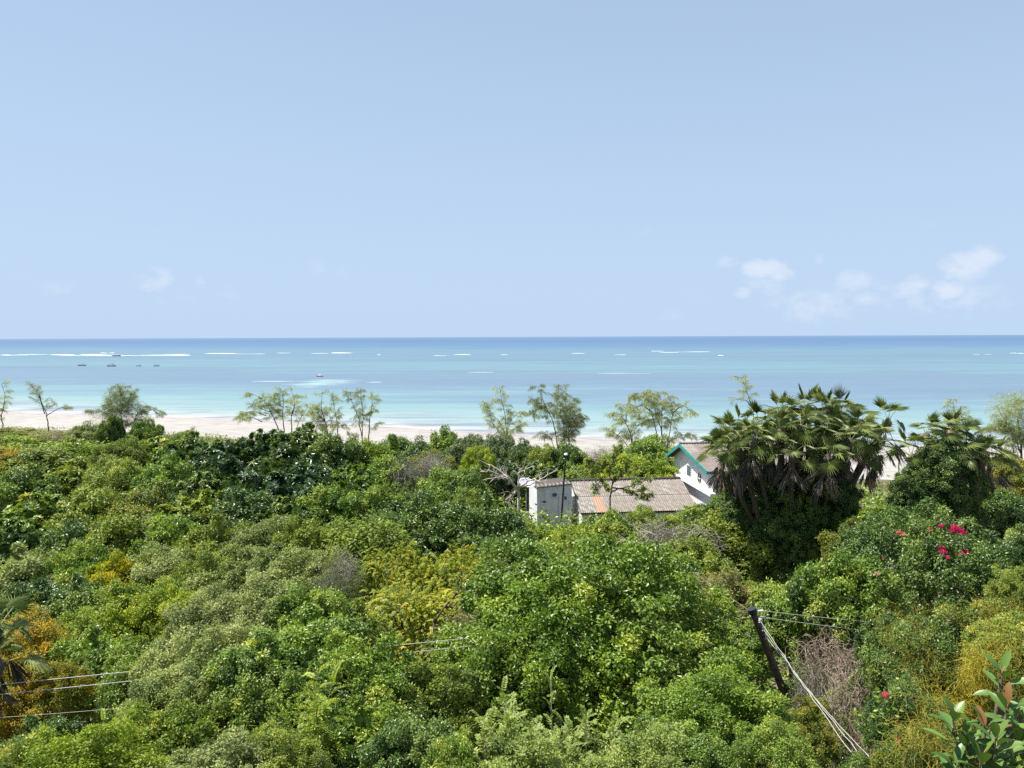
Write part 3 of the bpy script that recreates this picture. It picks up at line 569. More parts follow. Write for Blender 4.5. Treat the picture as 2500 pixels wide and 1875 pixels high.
m = MB(); m.tube([(0, 0, 0), (0, 0, hq - .15)], .06, 7); m.build('post', MT['barkpale'], DS)
Mx = Matrix.Translation((0, 0, hq)) @ Matrix.Rotation(R(8), 4, 'Z') @ Matrix.Rotation(R(22), 4, 'X') @ Matrix.Rotation(R(10), 4, 'Y')
prof = [(r_, .55 * r_ * r_) for r_ in np.linspace(.02, .68, 8)]; prof += [(r_, .55 * r_ * r_ - .025) for r_ in np.linspace(.68, .02, 8)]
m = MB(); m.lathe(prof, 24, Mx); m.build('reflector', MT['dish'], DS, smooth=True)
for a in (0, 2.1, 4.2):
    m = MB(); m.tube([Mx @ Vector((.6 * math.cos(a), .6 * math.sin(a), .2)), Mx @ Vector((0, 0, .62))], .014, 5); m.build('feed_arm', MT['barkpale'], DS)
m = MB(); m.tube([Mx @ Vector((0, 0, .56)), Mx @ Vector((0, 0, .70))], .05, 8); m.build('feed_horn', MT['trimwhite'], DS)

# ================================================================== POWER POLE AND WIRES
MT['wire'] = plain('aluminium wire', (.46, .44, .41), .45, .1, 8, spec=.5); MT['wirethin'] = plain('thin service wire', (.50, .47, .40), .6, .1, 8)
MT['polewood'] = plain('creosoted pole wood', (.135, .098, .072), .9, .4, 7, .7, col2=(.05, .038, .03)); MT['insul'] = plain('porcelain insulator', (.55, .55, .55), .25, .1, 8, spec=.6); MT['capdark'] = plain('pole cap', (.025, .027, .035), .5, .3, 8)
pt = at(1836, 1489, 24); pb = at(1905, 1668, 24.2); dr = (pb - pt).normalized(); g0 = 3.6; pbase = pt + dr * ((pt.z - g0 + .3) / -dr.z)
PP = thing('utility_pole', 'leaning brown wooden utility pole with dark cap among the bushes', 'utility pole', (pbase.x, pbase.y, g0)); inv = Vector((pbase.x, pbase.y, g0))
axis = (pt - pbase).normalized()
m = MB(); n = 14; m.tube([pbase.lerp(pt, i / (n - 1)) - inv for i in range(n)], [.18, .10], 12); m.build('shaft', MT['polewood'], PP, smooth=True)
m = MB(); m.tube([pt - inv - axis * .10, pt - inv + axis * .05], [.15, .135], 12); m.build('cap', MT['capdark'], PP)
side = Vector((1, -.1, 0)).normalized()
ipts = []
for k, off in enumerate((.32, .62, .92)):
    c = pt - axis * off - inv; m = MB(); m.tube([c + Vector((.0, -.13, 0)), c + Vector((.06, -.24, .02))], .03, 6); br = m.build('bracket', MT['capdark'], PP)
    e = c + Vector((.07, -.25, .03)); m = MB(); m.lathe([(.012, .07), (.05, .06), (.03, .03), (.055, .015), (.03, -.02), (.05, -.05), (.012, -.06)], 10, Matrix.Translation(e)); m.build('insulator', MT['insul'], br); ipts.append(e + inv)
for k, off in enumerate((.02, .26)):
    e = pt - axis * off + Vector((.16, -.05, -.0)) - inv; m = MB(); m.tube([e + Vector((.0, 0, 0)), e + Vector((.16, 0, 0))], [.03, .045], 8); m.build('strain_insulator', MT['insul'], PP)
def wire(a, b, label, rad=.011, sag=.25, mat='wire', wob=0.0, seed=0):
    rs_ = np.random.RandomState(seed); n = 30; P = []
    for i in range(n):
        u = i / (n - 1); p = Vector(a).lerp(Vector(b), u); p.z -= sag * 4 * u * (1 - u)
        if wob: p += Vector(rs_.normal(0, wob, 3)) * math.sin(math.pi * u)
        P.append(p)
    m = MB(); m.tube(P, rad, 5); o = m.build('overhead_wire', MT[mat], smooth=True); return tag(o, label, 'wire', 'overhead wires')
w1 = pt + Vector((.3, -.05, -.01)); w2 = pt - axis * .26 + Vector((.3, -.05, 0))
wire(w1, at(2330, 1533, 25.0), 'upper wire running from the pole towards the pink flowered mound', .009, .05)
wire(w2, at(2330, 1560, 25.0), 'lower wire running from the pole towards the pink flowered mound', .009, .05)
wire(pt + Vector((-.1, 0, -.02)), at(-160, 1687, 16.5), 'upper long wire running from the pole past the golden bush', .009, .0)
wire(pt - axis * .27 + Vector((-.1, 0, 0)), at(-160, 1712, 16.5), 'lower long wire running from the pole past the golden bush', .009, .0)
for k in range(3):
    wire(ipts[k], at(2215 + 22 * k - 30, 1985 - 14 * k, 12.5), 'twisted service wire falling steeply from the %s pole insulator' % ('top', 'middle', 'lowest')[k], .008, .05 + .05 * k, wob=.012, seed=k)
wire(at(1381, 1122, 60.4), pt + Vector((-.05, .08, -.05)), 'thin slack wire from the lamp pole across to the utility pole', .0035, .6, 'wirethin')
wire(at(-150, 1762, 17.6), at(420, 1718, 19.0), 'faint thin wire low under the long wires by the golden bush', .006, .02, 'wirethin')

# ================================================================== PLANTS
def rdir(rs, n):
    return nrm(rs.normal(size=(n, 3)))
def crown_mesh(name, seed, R_=3.0, H=3.6, lumps=20, clusters=1500, per=22, leaf=.11, wid=.055, twig=.34, kind='leaf', core=1400, lr=(.26, .46), droop=.1, spread=1.0, shoots=.06, pad=.36, budget=48000):
    rs = np.random.RandomState(seed); mb = MB()
    # lumps over a dome, z 0..H
    f = rs.uniform(-.08, .80, lumps); az_ = np.arange(lumps) * 2.39996 + rs.uniform(0, 1.2, lumps)
    rad = np.sqrt(np.clip(1 - np.clip(f, 0, 1) ** 1.6, 0, 1)) * rs.uniform(.3, 1.0, lumps)
    rl = rs.uniform(*lr, lumps)
    big = np.arange(lumps) < lumps // 3; rl = np.where(big, rs.uniform(.30, .42, lumps), rl); f = np.where(big, np.linspace(.0, .72, lumps) * 3 % .75, f); rad = np.where(big, np.sqrt(np.clip(1 - np.clip(f, 0, 1) ** 1.5, 0, 1)) * .78, rad)
    C = np.stack([np.cos(az_) * rad, np.sin(az_) * rad, f * .86], 1); C[0] = (.05, .0, .62); rl[0] = .42
    S = np.array([R_, R_, H]); tone = rs.uniform(-.12, .12, lumps)
    # candidate points on the lump surfaces, thinned so that the leaf pads keep gaps between them
    M_ = clusters * 9; k = rs.choice(lumps, M_, p=rl ** 2 / np.sum(rl ** 2)); dv = rdir(rs, M_); dv[:, 2] = np.where(dv[:, 2] < -.35, -dv[:, 2], dv[:, 2])
    ph = rs.rand(lumps, 6) * 6.28
    wob = 1 + .13 * np.sin(dv[:, 0] * 5 + ph[k, 0]) * np.sin(dv[:, 1] * 5 + ph[k, 1]) + .10 * np.sin(dv[:, 2] * 8 + ph[k, 2] + dv[:, 0] * 7)
    P = C[k] + dv * (rl[k] * wob)[:, None]
    inside = np.zeros(M_, bool)
    for i in range(lumps):
        inside |= (np.linalg.norm(P - C[i], axis=1) < rl[i] * .9) & (k != i)
    keep = (~inside) & (P[:, 2] > .02 + .10 * np.sin(np.arctan2(P[:, 1], P[:, 0]) * 3 + seed)); P = P[keep]; dv = dv[keep]; k = k[keep]
    P[:, :2] /= np.quantile(np.linalg.norm(P[:, :2], axis=1), .985); P[:, 2] /= P[:, 2].max()
    P = P * S; out = nrm(dv / S * R_)
    dep = rs.rand(len(P)) ** 2.5 * .12 * R_; P = P - out * dep[:, None]
    cell = {}; sel = []; dm = pad * (1.55 if kind != 'pinnate' else 1.0)
    for i, q in enumerate(P):
        c_ = (int(q[0] // dm), int(q[1] // dm), int(q[2] // dm)); okk = True
        for ax in (-1, 0, 1):
            for ay in (-1, 0, 1):
                for az__ in (-1, 0, 1):
                    for j in cell.get((c_[0] + ax, c_[1] + ay, c_[2] + az__), ()):
                        e = P[j] - q
                        if e[0] * e[0] + e[1] * e[1] + e[2] * e[2] < dm * dm: okk = False; break
                    if not okk: break
                if not okk: break
            if not okk: break
        if okk:
            cell.setdefault(c_, []).append(i); sel.append(i)
            if len(sel) >= clusters: break
    P = P[sel]; out = out[sel]; k = k[sel]; n = len(P); per = int(budget / n)
    sh = rs.rand(n) < shoots; P = P + (out * .4 + np.array([0, 0, .5])) * (sh * rs.uniform(.1, .7, n))[:, None]
    td = nrm(out * .8 + np.array([0, 0, .35]) + rs.normal(0, .35, (n, 3))); pr = pad * rs.uniform(.6, 1.25, n)
    cl_ = tone[k] + rs.normal(0, .10, n)
    N_ = n * per; ci = np.repeat(np.arange(n), per); u = rs.rand(N_)
    if kind == 'leaf':
        wv_ = rdir(rs, N_); dt = np.sum(wv_ * td[ci], 1); wv_ = np.where(((dt < -.1) & (rs.rand(N_) < .85))[:, None], wv_ - 2 * dt[:, None] * td[ci], wv_)
        rho = pr[ci] * (.68 + .40 * u); stray = rs.rand(N_) < .10; rho = np.where(stray, rho * 1.5, rho)
        base = P[ci] + wv_ * rho[:, None]
        ld = nrm(wv_ * .35 + rdir(rs, N_) * .9 * spread + np.array([0, 0, -droop]))
        up = nrm(wv_ * .9 + np.array([0, 0, .40]) + rs.normal(0, .22, (N_, 3)))
        ln = leaf * rs.uniform(.65, 1.25, N_); wd = wid * rs.uniform(.7, 1.2, N_)
        mb.leaves(base, ld, up, ln, wd, .14, np.clip(.48 + cl_[ci] + rs.normal(0, .13, N_), 0, 1), droop=.1)
    elif kind == 'pinnate':
        # arching compound leaves: leaflets in two rows
        td = nrm(out * .9 + np.array([0, 0, .15]) + rs.normal(0, .35, (n, 3))); sdv = nrm(np.cross(td, np.array([0, 0, 1.]) + rs.normal(0, .2, (n, 3))))
        side_ = np.where(np.arange(N_) % 2 == 0, 1.0, -1.0); u = (np.arange(N_) % per) / per
        base = P[ci] + td[ci] * (u * twig)[:, None] + np.array([0, 0, -1.]) * (u ** 2 * twig * .55)[:, None]
        ld = nrm(sdv[ci] * side_[:, None] + td[ci] * .35 + np.array([0, 0, -.35]) + rs.normal(0, .12, (N_, 3)))
        up = nrm(np.array([0, 0, 1.]) + out[ci] * .3 + rs.normal(0, .15, (N_, 3)))
        mb.leaves(base, ld, up, leaf * (1 - .4 * u) * rs.uniform(.85, 1.1, N_), wid * rs.uniform(.8, 1.1, N_), .08, np.clip(.48 + cl_[ci] + rs.normal(0, .09, N_), 0, 1), droop=.12)
    elif kind == 'rosette':
        # whorls of larger leaves at the twig ends
        an = rs.rand(N_) * 6.283; tdc = td[ci]; a1 = nrm(np.cross(tdc, np.array([.3, .2, .9]))); a2 = np.cross(tdc, a1)
        ld = nrm(a1 * np.cos(an)[:, None] + a2 * np.sin(an)[:, None] + tdc * rs.uniform(-.25, .7, N_)[:, None] + np.array([0, 0, -.15]))
        base = P[ci] + tdc * (u * twig * .5)[:, None] + rdir(rs, N_) * (pr[ci] * .5 * rs.rand(N_))[:, None]
        mb.leaves(base, ld, nrm(tdc + rs.normal(0, .2, (N_, 3))), leaf * rs.uniform(.7, 1.15, N_), wid * rs.uniform(.8, 1.15, N_), .10, np.clip(.48 + cl_[ci] + rs.normal(0, .12, N_), 0, 1), droop=.15)
    if core:
        kk = rs.choice(len(P), core); b = P[kk] - out[kk] * rs.uniform(.4, .95, core)[:, None] * (R_ / 3); ld = rdir(rs, core)
        mb.leaves(b, ld, rdir(rs, core), leaf * 2.2, wid * 2.6, .1, np.clip(.35 + rs.normal(0, .1, core), 0, 1))  # inner leaves set darker: shade between the pads put into their colour
    return mb.mesh(name)
def tangle_mesh(name, seed, R_=1.0, H=1.0, n=700, seg=7, wid=.012, step=.14, up=.0, shell=.55):
    """a bush of bare curling twigs"""
    rs = np.random.RandomState(seed); mb = MB()
    d0 = rdir(rs, n); d0[:, 2] = np.abs(d0[:, 2]); P = d0 * (shell + (1 - shell) * rs.rand(n, 1)) * np.array([R_, R_, H])
    d = nrm(d0 * .5 + rdir(rs, n) + np.array([0, 0, up])); pts = [P]
    for _ in range(seg):
        d = nrm(d + rdir(rs, n) * .55 - np.array([0, 0, .06]) - P / np.array([R_, R_, H]) * .12 * (np.linalg.norm(P / np.array([R_, R_, H]), axis=1, keepdims=True) > 1))
        P = P + d * step * rs.uniform(.6, 1.3, (n, 1)); pts.append(P)
    pts = np.stack(pts, 1); w_ = wid * rs.uniform(.5, 1.4, (n, 1)) * np.linspace(1, .35, seg + 1)[None]
    ribbons(mb, pts, w_, np.clip(rs.normal(.5, .22, n), 0, 1), rs)
    return mb.mesh(name)
def ribbons(mb, pts, w_, a, rs):
    """pts (n,k,3): thin three sided stems"""
    n, k, _ = pts.shape; tg = nrm(np.gradient(pts, axis=1)); s1 = nrm(np.cross(tg, np.array([.37, .21, .9]))); s2 = np.cross(tg, s1); V = []
    for j in range(3):
        an = j * 2.0944; V.append(pts + (s1 * math.cos(an) + s2 * math.sin(an)) * w_[..., None])
    V = np.stack(V, 2).reshape(-1, 3); i, q, j = np.meshgrid(np.arange(n), np.arange(k - 1), np.arange(3), indexing='ij'); i = i.ravel(); q = q.ravel(); j = j.ravel(); j2 = (j + 1) % 3
    b = (i * k + q) * 3; Q = np.stack([b + j, b + j2, b + 3 + j2, b + 3 + j], 1); mb.add(V, Q, a=np.repeat(a, (k - 1) * 3))
def trunk_mesh(name, seed, stems=5, R_=.8):
    """unit-height cluster of stems, base at z 0, fanning to radius R_ at z 1"""
    rs = np.random.RandomState(seed); mb = MB()
    for i in range(stems):
        a = i * 2.4 + rs.rand(); r_ = R_ * rs.uniform(.3, 1); P = []
        for j in range(6):
            u = j / 5; P.append((math.cos(a + u * .3) * r_ * u ** 1.3 + rs.normal(0, .02), math.sin(a + u * .3) * r_ * u ** 1.3 + rs.normal(0, .02), u))
        mb.tube(P, [.05 * rs.uniform(.7, 1.3), .018], 6)
    return mb.mesh(name, smooth=True)

PROTO = {}
def proto(key, variants):
    PROTO[key] = variants
rs0 = 100
LU = (.13, .34)
proto('fine', [crown_mesh('crown', 11 + i, lumps=34, clusters=1400, leaf=.145, wid=.074, lr=LU, pad=.44, budget=38000, shoots=.15) for i in range(3)])
proto('med', [crown_mesh('crown', 31 + i, lumps=30, clusters=1100, leaf=.19, wid=.098, lr=LU, shoots=.12, pad=.48, budget=30000) for i in range(3)])
proto('pin', [crown_mesh('crown', 61 + i, lumps=28, clusters=2200, leaf=.11, wid=.05, twig=.42, kind='pinnate', shoots=.2, lr=LU, pad=.19, budget=46000, droop=.2) for i in range(2)])
proto('ffine', [crown_mesh('crown', 71 + i, lumps=36, clusters=1100, leaf=.16, wid=.09, core=1200, lr=LU, pad=.46, budget=28000, shoots=.15) for i in range(3)])
proto('fmed', [crown_mesh('crown', 81 + i, lumps=32, clusters=900, leaf=.21, wid=.115, core=1200, lr=LU, shoots=.14, pad=.50, budget=24000) for i in range(4)])
proto('fros', [crown_mesh('crown', 91 + i, lumps=32, clusters=1300, leaf=.33, wid=.14, twig=.34, kind='rosette', core=1200, lr=LU, shoots=.14, pad=.36, budget=17000) for i in range(3)])
proto('wispy', [crown_mesh('crown', 101 + i, lumps=16, clusters=420, leaf=.10, wid=.05, core=0, lr=(.2, .4), shoots=.5, pad=.4, budget=6500) for i in range(2)])
proto('hero', [crown_mesh('crown', 7, R_=4.0, H=5.4, lumps=46, clusters=2600, leaf=.12, wid=.066, core=2600, lr=(.12, .30), droop=.35, pad=.36, budget=120000, shoots=.2)])
proto('hero2', [crown_mesh('crown', 8, R_=4.0, H=5.6, lumps=50, clusters=2400, leaf=.115, wid=.066, core=2400, lr=(.15, .32), droop=.15, pad=.36, budget=90000)])
proto('tangle', [tangle_mesh('twigs', 5 + i, n=300, seg=10, wid=.010, step=.13, shell=.35) for i in range(2)])
RREF = {'hero': (4.0, 5.4), 'hero2': (4.0, 5.6), 'tangle': (1.0, 1.0)}
TRUNKS = [trunk_mesh('trunk', i) for i in range(3)]
_cnt = {}
PR = random.Random(77)
def plant(px, py, hw, zt, geo, mat, label, name='bush', cat='bush', hr=1.2, group='bushes of the coastal thicket', flat=1.0, dy=0.0, bark='bark'):
    """crown whose top shows at photo point (px, py) at height zt, hw = half width there; stands on the ground"""
    p = on_z(px, py, zt); d_ = p.y
    if d_ > 58: p = on_z(px, py - 1, zt)
    rx = hw / FPX * d_ * (1.0 if geo in ('hero', 'hero2', 'tangle') or name == 'tree' and hr > 1.6 else np.interp(d_, [18, 28, 50], [1.38, 1.3, 1.18])); rx = float(rx); x, y = p.x, p.y - rx * .12 + dy; g = float(gz(x, y))
    Hc = min(max(rx * hr, 1.2, 0 if geo == 'tangle' or hr > 1.6 else min((zt - g) * .8, rx * 1.3)), max(1.0, zt - g - .3)) * flat
    i = _cnt.get(geo, 0); _cnt[geo] = i + 1
    R0, H0 = RREF.get(geo, (3.0, 3.6)); me = PROTO[geo][i % len(PROTO[geo])]
    t = thing(name, label, cat, (x, y, g), group, PR.uniform(0, 6.28))
    c = link('crown' if geo != 'tangle' else 'twigs', me, MT[mat], t, (0, 0, zt - g - Hc), (PR.uniform(-.14, .14), PR.uniform(-.14, .14), 0), (rx / R0 * PR.uniform(.85, 1.3), rx / R0 * PR.uniform(.8, 1.15), Hc / H0))
    th = zt - g - Hc * .45
    link('trunk', TRUNKS[i % 3], MT[bark], t, (0, 0, -.15), None, (max(.6, rx * .9), max(.6, rx * .9), th + .15))
    return t

# ---- the thicket: (x, y of the crown top in overview units, half width, crown top height, leaf form, colour, label, extra)
K = 2500 / 2212.0
ROWS = [
 # strip of low growth along the dune
 (30, 925, 75, 5.6, 'ffine', 'scrub', 'low dry straw coloured scrub on the dune under the thin left casuarina', {}),
 (112, 938, 62, 5.4, 'ffine', 'scrub', 'low brownish scrub around the foot of the leaning casuarina', {}),
 (60, 945, 60, 5.8, 'fmed', 'lime', 'yellow green bush on the dune in front of the straw scrub', {}),
 (192, 918, 50, 6.6, 'ffine', 'grey', 'grey green bush beside the round dark casuarina', {}),
 (242, 903, 30, 8.2, 'fmed', 'dark', 'small dark tree in front of the round dark casuarina', {'name': 'tree', 'cat': 'tree', 'hr': 2.0}),
 (318, 908, 34, 7.6, 'fmed', 'mid', 'small bright tree standing clear against the sand', {'name': 'tree', 'cat': 'tree', 'hr': 1.7}),
 (345, 945, 60, 7.0, 'fros', 'mid', 'green bush below the small bright tree at the sand edge', {}),
 (170, 957, 72, 6.8, 'fmed', 'lime', 'bright yellow green bush below the grey green dune bush', {}),
 (25, 972, 55, 6.9, 'ffine', 'gold', 'orange tinged bush at the picture edge below the dune', {}),
 (92, 972, 62, 6.9, 'fmed', 'olive', 'olive bush next to the orange tinged one below the dune', {}),
 (262, 955, 58, 7.2, 'ffine', 'olive', 'olive bush below the small dark dune tree', {}),
 (418, 940, 66, 8.4, 'fros', 'dark', 'dark leafy tree, first of the dark crest beside the open sand', {'name': 'tree', 'cat': 'tree'}),
 (492, 948, 62, 9.0, 'fros', 'glossy', 'blackish glossy tree on the rising part of the dark crest', {'name': 'tree', 'cat': 'tree'}),
 (566, 930, 74, 9.6, 'fros', 'glossy', 'glossy dark tree below the arching casuarina', {'name': 'tree', 'cat': 'tree'}),
 (648, 922, 78, 10.0, 'fros', 'dark', 'highest tree of the dark crest below the casuarina clump', {'name': 'tree', 'cat': 'tree'}),
 (728, 944, 60, 9.4, 'fmed', 'dark', 'dark tree where the crest slopes down to the pale gap of sand', {'name': 'tree', 'cat': 'tree'}),
 (790, 955, 62, 8.3, 'fmed', 'lime', 'bright yellow green bush below the pair of slim casuarinas', {}),
 (850, 945, 55, 8.0, 'fmed', 'mid', 'mid green bush between the slim casuarinas and the sand', {}),
 (905, 958, 52, 7.8, 'ffine', 'dark', 'dark green bush left of the round bush on the beach line', {}),
 (960, 934, 50, 8.4, 'fmed', 'mid', 'round green bush breaking the beach line', {}),
 (1020, 945, 48, 8.2, 'ffine', 'blue', 'blue green bush next to the round one on the beach line', {}),
 (1078, 945, 46, 8.2, 'ffine', 'blue', 'blue grey bush under the forked casuarina', {}),
 (1128, 958, 44, 8.0, 'ffine', 'dark', 'dark bush under the gap between the two central casuarinas', {}),
 (1176, 966, 42, 7.8, 'ffine', 'olive', 'olive brown bush below the leaning central casuarina', {}),
 (1232, 966, 50, 7.8, 'fmed', 'dark', 'dark bush behind the lamp head', {}),
 (1292, 968, 42, 7.2, 'wispy', 'scrub', 'greyish half bare bush against the sand behind the roof', {}),
 (1398, 950, 62, 8.6, 'ffine', 'mid', 'domed green bush against the sand left of the teal gable', {}),
 (1345, 985, 52, 7.8, 'fmed', 'lime', 'yellow green bush behind the corrugated roof', {}),
 (1418, 992, 44, 7.6, 'fmed', 'lime', 'yellow green bush filling the corner between roof and gable', {}),
 (1300, 1000, 60, 7.2, 'ffine', 'olive', 'olive bush behind the thorn tree and roof ridge', {}),
 (1240, 1010, 50, 6.6, 'fmed', 'mid', 'leafy bush just behind the lamp pole', {}),
 (1030, 968, 36, 9.0, 'ffine', 'lime', 'small round yellow bush among the blue green ones', {}),
 (1085, 990, 60, 7.5, 'fros', 'blue', 'dark blue green tree behind the bare dead tree', {'name': 'tree', 'cat': 'tree'}),
 (1160, 1000, 58, 7.0, 'fros', 'dark', 'dark tree behind the satellite dish', {'name': 'tree', 'cat': 'tree'}),
 (925, 985, 60, 8.8, 'fmed', 'rust', 'brownish bush half covered by grey dead creeper', {}),
 (20, 938, 60, 5.2, 'ffine', 'olive', 'low olive bush on the dune between two thin casuarinas', {}),
 (145, 936, 55, 5.2, 'fmed', 'olive', 'low olive bush on the dune left of the grey green one', {}),
 (75, 932, 40, 5.0, 'ffine', 'lime', 'small yellowish dune bush beside the leaning casuarina', {}),
 (285, 938, 50, 5.6, 'ffine', 'mid', 'green dune bush between the small dark and small bright trees', {}),
 (385, 938, 40, 5.8, 'ffine', 'olive', 'olive bush at the sand edge right of the small bright tree', {}),
 (690, 938, 40, 7.6, 'ffine', 'olive', 'olive bush on the sand edge below the dark stemmed casuarina', {}),
 # second tier
 (50, 1015, 70, 7.9, 'fmed', 'mid', 'mid green bush below the orange tinged edge bush', {}),
 (150, 1005, 76, 7.9, 'fros', 'olive', 'olive green tree with a flat top below the yellow green dune bush', {'name': 'tree', 'cat': 'tree'}),
 (262, 1000, 80, 8.2, 'ffine', 'olive', 'pale olive bush in the hollow before the dark crest', {}),
 (365, 1000, 66, 8.6, 'fmed', 'mid', 'green bush at the left foot of the dark crest', {}),
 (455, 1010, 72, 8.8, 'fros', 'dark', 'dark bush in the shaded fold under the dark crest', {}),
 (560, 1000, 82, 9.6, 'fros', 'glossy', 'large glossy dark tree in the middle of the dark slope', {'name': 'tree', 'cat': 'tree'}),
 (668, 990, 92, 9.9, 'fros', 'glossy', 'broad bluish glossy tree below the highest crest tree', {'name': 'tree', 'cat': 'tree'}),
 (760, 1000, 70, 9.2, 'fros', 'mid', 'leafy green tree right of the broad glossy one', {'name': 'tree', 'cat': 'tree'}),
 (840, 995, 66, 8.9, 'fmed', 'mid', 'green bush left of the brownish creeper bush', {}),
 (90, 1068, 82, 8.4, 'fros', 'mid', 'broad green tree above the shadowed hollow', {'name': 'tree', 'cat': 'tree'}),
 (205, 1060, 84, 8.4, 'fmed', 'olive', 'olive tree above the shadowed hollow', {'name': 'tree', 'cat': 'tree'}),
 (322, 1058, 86, 8.7, 'fmed', 'rust', 'olive bush with rusty young leaves on the slope', {}),
 (430, 1070, 80, 8.9, 'fros', 'olive', 'olive leafy tree at the foot of the glossy slope', {'name': 'tree', 'cat': 'tree'}),
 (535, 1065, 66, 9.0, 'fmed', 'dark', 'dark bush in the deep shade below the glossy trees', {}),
 (625, 1068, 70, 9.1, 'fros', 'dark', 'dark tree at the lower end of the glossy slope', {'name': 'tree', 'cat': 'tree'}),
 (715, 1060, 74, 9.2, 'fmed', 'mid', 'mid green tree beside the lower glossy slope', {'name': 'tree', 'cat': 'tree'}),
 (805, 1055, 66, 9.0, 'fmed', 'mid', 'green bush with pale twigs between slope and dark dome', {}),
 (870, 1045, 50, 9.0, 'wispy', 'grey', 'thin grey green bush above the dark dome', {}),
 (985, 1015, 66, 9.2, 'ffine', 'mid', 'domed bush just left of the bare dead tree', {}),
 (1010, 1075, 60, 8.8, 'ffine', 'olive', 'olive bush below the bare dead tree', {}),
 # third tier
 (930, 1072, 88, 9.6, 'med', 'dark', 'broad dark green dome with small leaves, left half of the pair', {'name': 'tree', 'cat': 'tree'}),
 (1060, 1088, 92, 9.5, 'med', 'dark', 'broad dark green dome with small leaves, right half of the pair', {'name': 'tree', 'cat': 'tree'}),
 (1130, 1126, 42, 7.6, 'ffine', 'mid', 'small bush at the foot of the satellite dish post', {}),
 (1172, 1142, 50, 7.2, 'fmed', 'lime', 'yellow green bush hiding the foot of the annex wall', {}),
 (1250, 1136, 56, 7.0, 'fmed', 'lime', 'light green bush under the lamp pole', {}),
 (1322, 1112, 52, 6.9, 'fmed', 'mid', 'green bush before the middle of the corrugated roof', {}),
 (1392, 1100, 54, 6.9, 'ffine', 'olive', 'olive bush before the right end of the corrugated roof', {}),
 (1455, 1114, 50, 6.9, 'fmed', 'lime', 'yellow green bush at the corner of the corrugated roof', {}),
 (1515, 1092, 46, 7.4, 'fmed', 'dark', 'dark round bush before the white gable wall', {}),
 (1575, 1062, 44, 7.6, 'fmed', 'mid', 'green bush at the left foot of the palm clump', {}),
 (1622, 1068, 42, 8.6, 'ffine', 'gold', 'golden bush lit behind the palm trunks', {}),
 (1330, 1138, 86, 7.6, 'fmed', 'olive', 'wide olive bush before the outbuilding', {}),
 (1235, 1148, 70, 8.2, 'fmed', 'lime', 'light yellow green bush between the dark dome and the hero tree', {}),
 (1440, 1132, 60, 7.8, 'fmed', 'olive', 'leafy bush below the corner of the corrugated roof', {}),
 (1196, 1168, 38, 8.8, 'ffine', 'rust', 'small brownish ball of a bush beside the dark dome', {}),
 (1160, 1185, 50, 8.6, 'fine', 'grey', 'greyish bush behind the brownish ball bush', {}),
 (1570, 1112, 92, 9.0, 'med', 'olive', 'domed olive tree directly left of the palm trunks', {'name': 'tree', 'cat': 'tree'}),
 (1500, 1165, 60, 8.6, 'med', 'olive', 'olive bush with bare pale branches above it', {}),
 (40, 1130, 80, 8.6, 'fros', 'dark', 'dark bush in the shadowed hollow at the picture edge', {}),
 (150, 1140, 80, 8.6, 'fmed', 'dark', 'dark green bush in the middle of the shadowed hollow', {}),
 (265, 1120, 84, 8.8, 'fmed', 'olive', 'olive bush on the rim of the shadowed hollow', {}),
 (375, 1118, 84, 8.9, 'fmed', 'mid', 'green bush in the centre of the left slope', {}),
 (470, 1130, 76, 9.0, 'fmed', 'olive', 'light olive bush above the grey shrubs', {}),
 (570, 1130, 70, 9.1, 'ffine', 'grey', 'grey olive bush at the edge of the deep shade', {}),
 (660, 1128, 66, 9.2, 'fmed', 'olive', 'olive bush with pale twigs right of the deep shade', {}),
 (735, 1120, 66, 9.3, 'pin', 'lime', 'feathery yellow green bush behind the yellow tree', {}),
 (812, 1112, 66, 9.4, 'pin', 'lime', 'feathery yellow green bush between the yellow tree and dark dome', {}),
 # fourth tier
 (55, 1195, 84, 9.0, 'med', 'grey', 'grey green bush above the upper palm frond', {}),
 (170, 1185, 84, 9.1, 'med', 'mid', 'green bush with yellow sprays below the shadowed hollow', {}),
 (262, 1200, 76, 9.2, 'med', 'yellow', 'bush turning orange yellow on its crown', {}),
 (352, 1185, 78, 9.3, 'fine', 'grey', 'pale bush right of the orange topped one', {}),
 (440, 1190, 80, 9.5, 'fine', 'olive', 'pale olive bush above the large grey shrub', {}),
 (540, 1190, 88, 9.8, 'fine', 'grey', 'large pale grey shrub, upper part of the grey drift', {}),
 (650, 1192, 88, 10.0, 'fine', 'grey', 'pale grey shrub beside the grey dead creeper', {}),
 (735, 1195, 60, 10.0, 'fine', 'olive', 'olive bush directly left of the yellow tree', {}),
 (1095, 1225, 52, 9.6, 'med', 'dark', 'dark bush between the yellow tree and the hero tree', {}),
 (1118, 1160, 60, 9.2, 'med', 'dark', 'dark bush under the right dark dome', {}),
 (860, 1172, 92, 10.2, 'pin', 'yellow', 'yellow feathery tree, its left crown', {'name': 'tree', 'cat': 'tree'}),
 (985, 1180, 104, 10.2, 'pin', 'yellow', 'yellow feathery tree with orange tufts and a bare leaning limb', {'name': 'tree', 'cat': 'tree'}),
 (900, 1262, 100, 9.9, 'pin', 'yellow', 'yellow feathery tree crown hanging lower, before the other two', {'name': 'tree', 'cat': 'tree'}),
 (1000, 1330, 80, 9.2, 'pin', 'rust', 'brownish half bare bush under the bare leaning limb', {}),
 # fifth tier, near left
 (60, 1262, 80, 9.4, 'med', 'dark', 'dark leafy bush behind the golden bush', {}),
 (160, 1262, 86, 9.6, 'med', 'dark', 'dark leafy bush behind the pale green bushes', {}),
 (262, 1272, 90, 9.9, 'fine', 'lime', 'pale yellow green bush above the shaded green one', {}),
 (368, 1262, 90, 10.0, 'fine', 'lime', 'light green bush left of the large grey drift', {}),
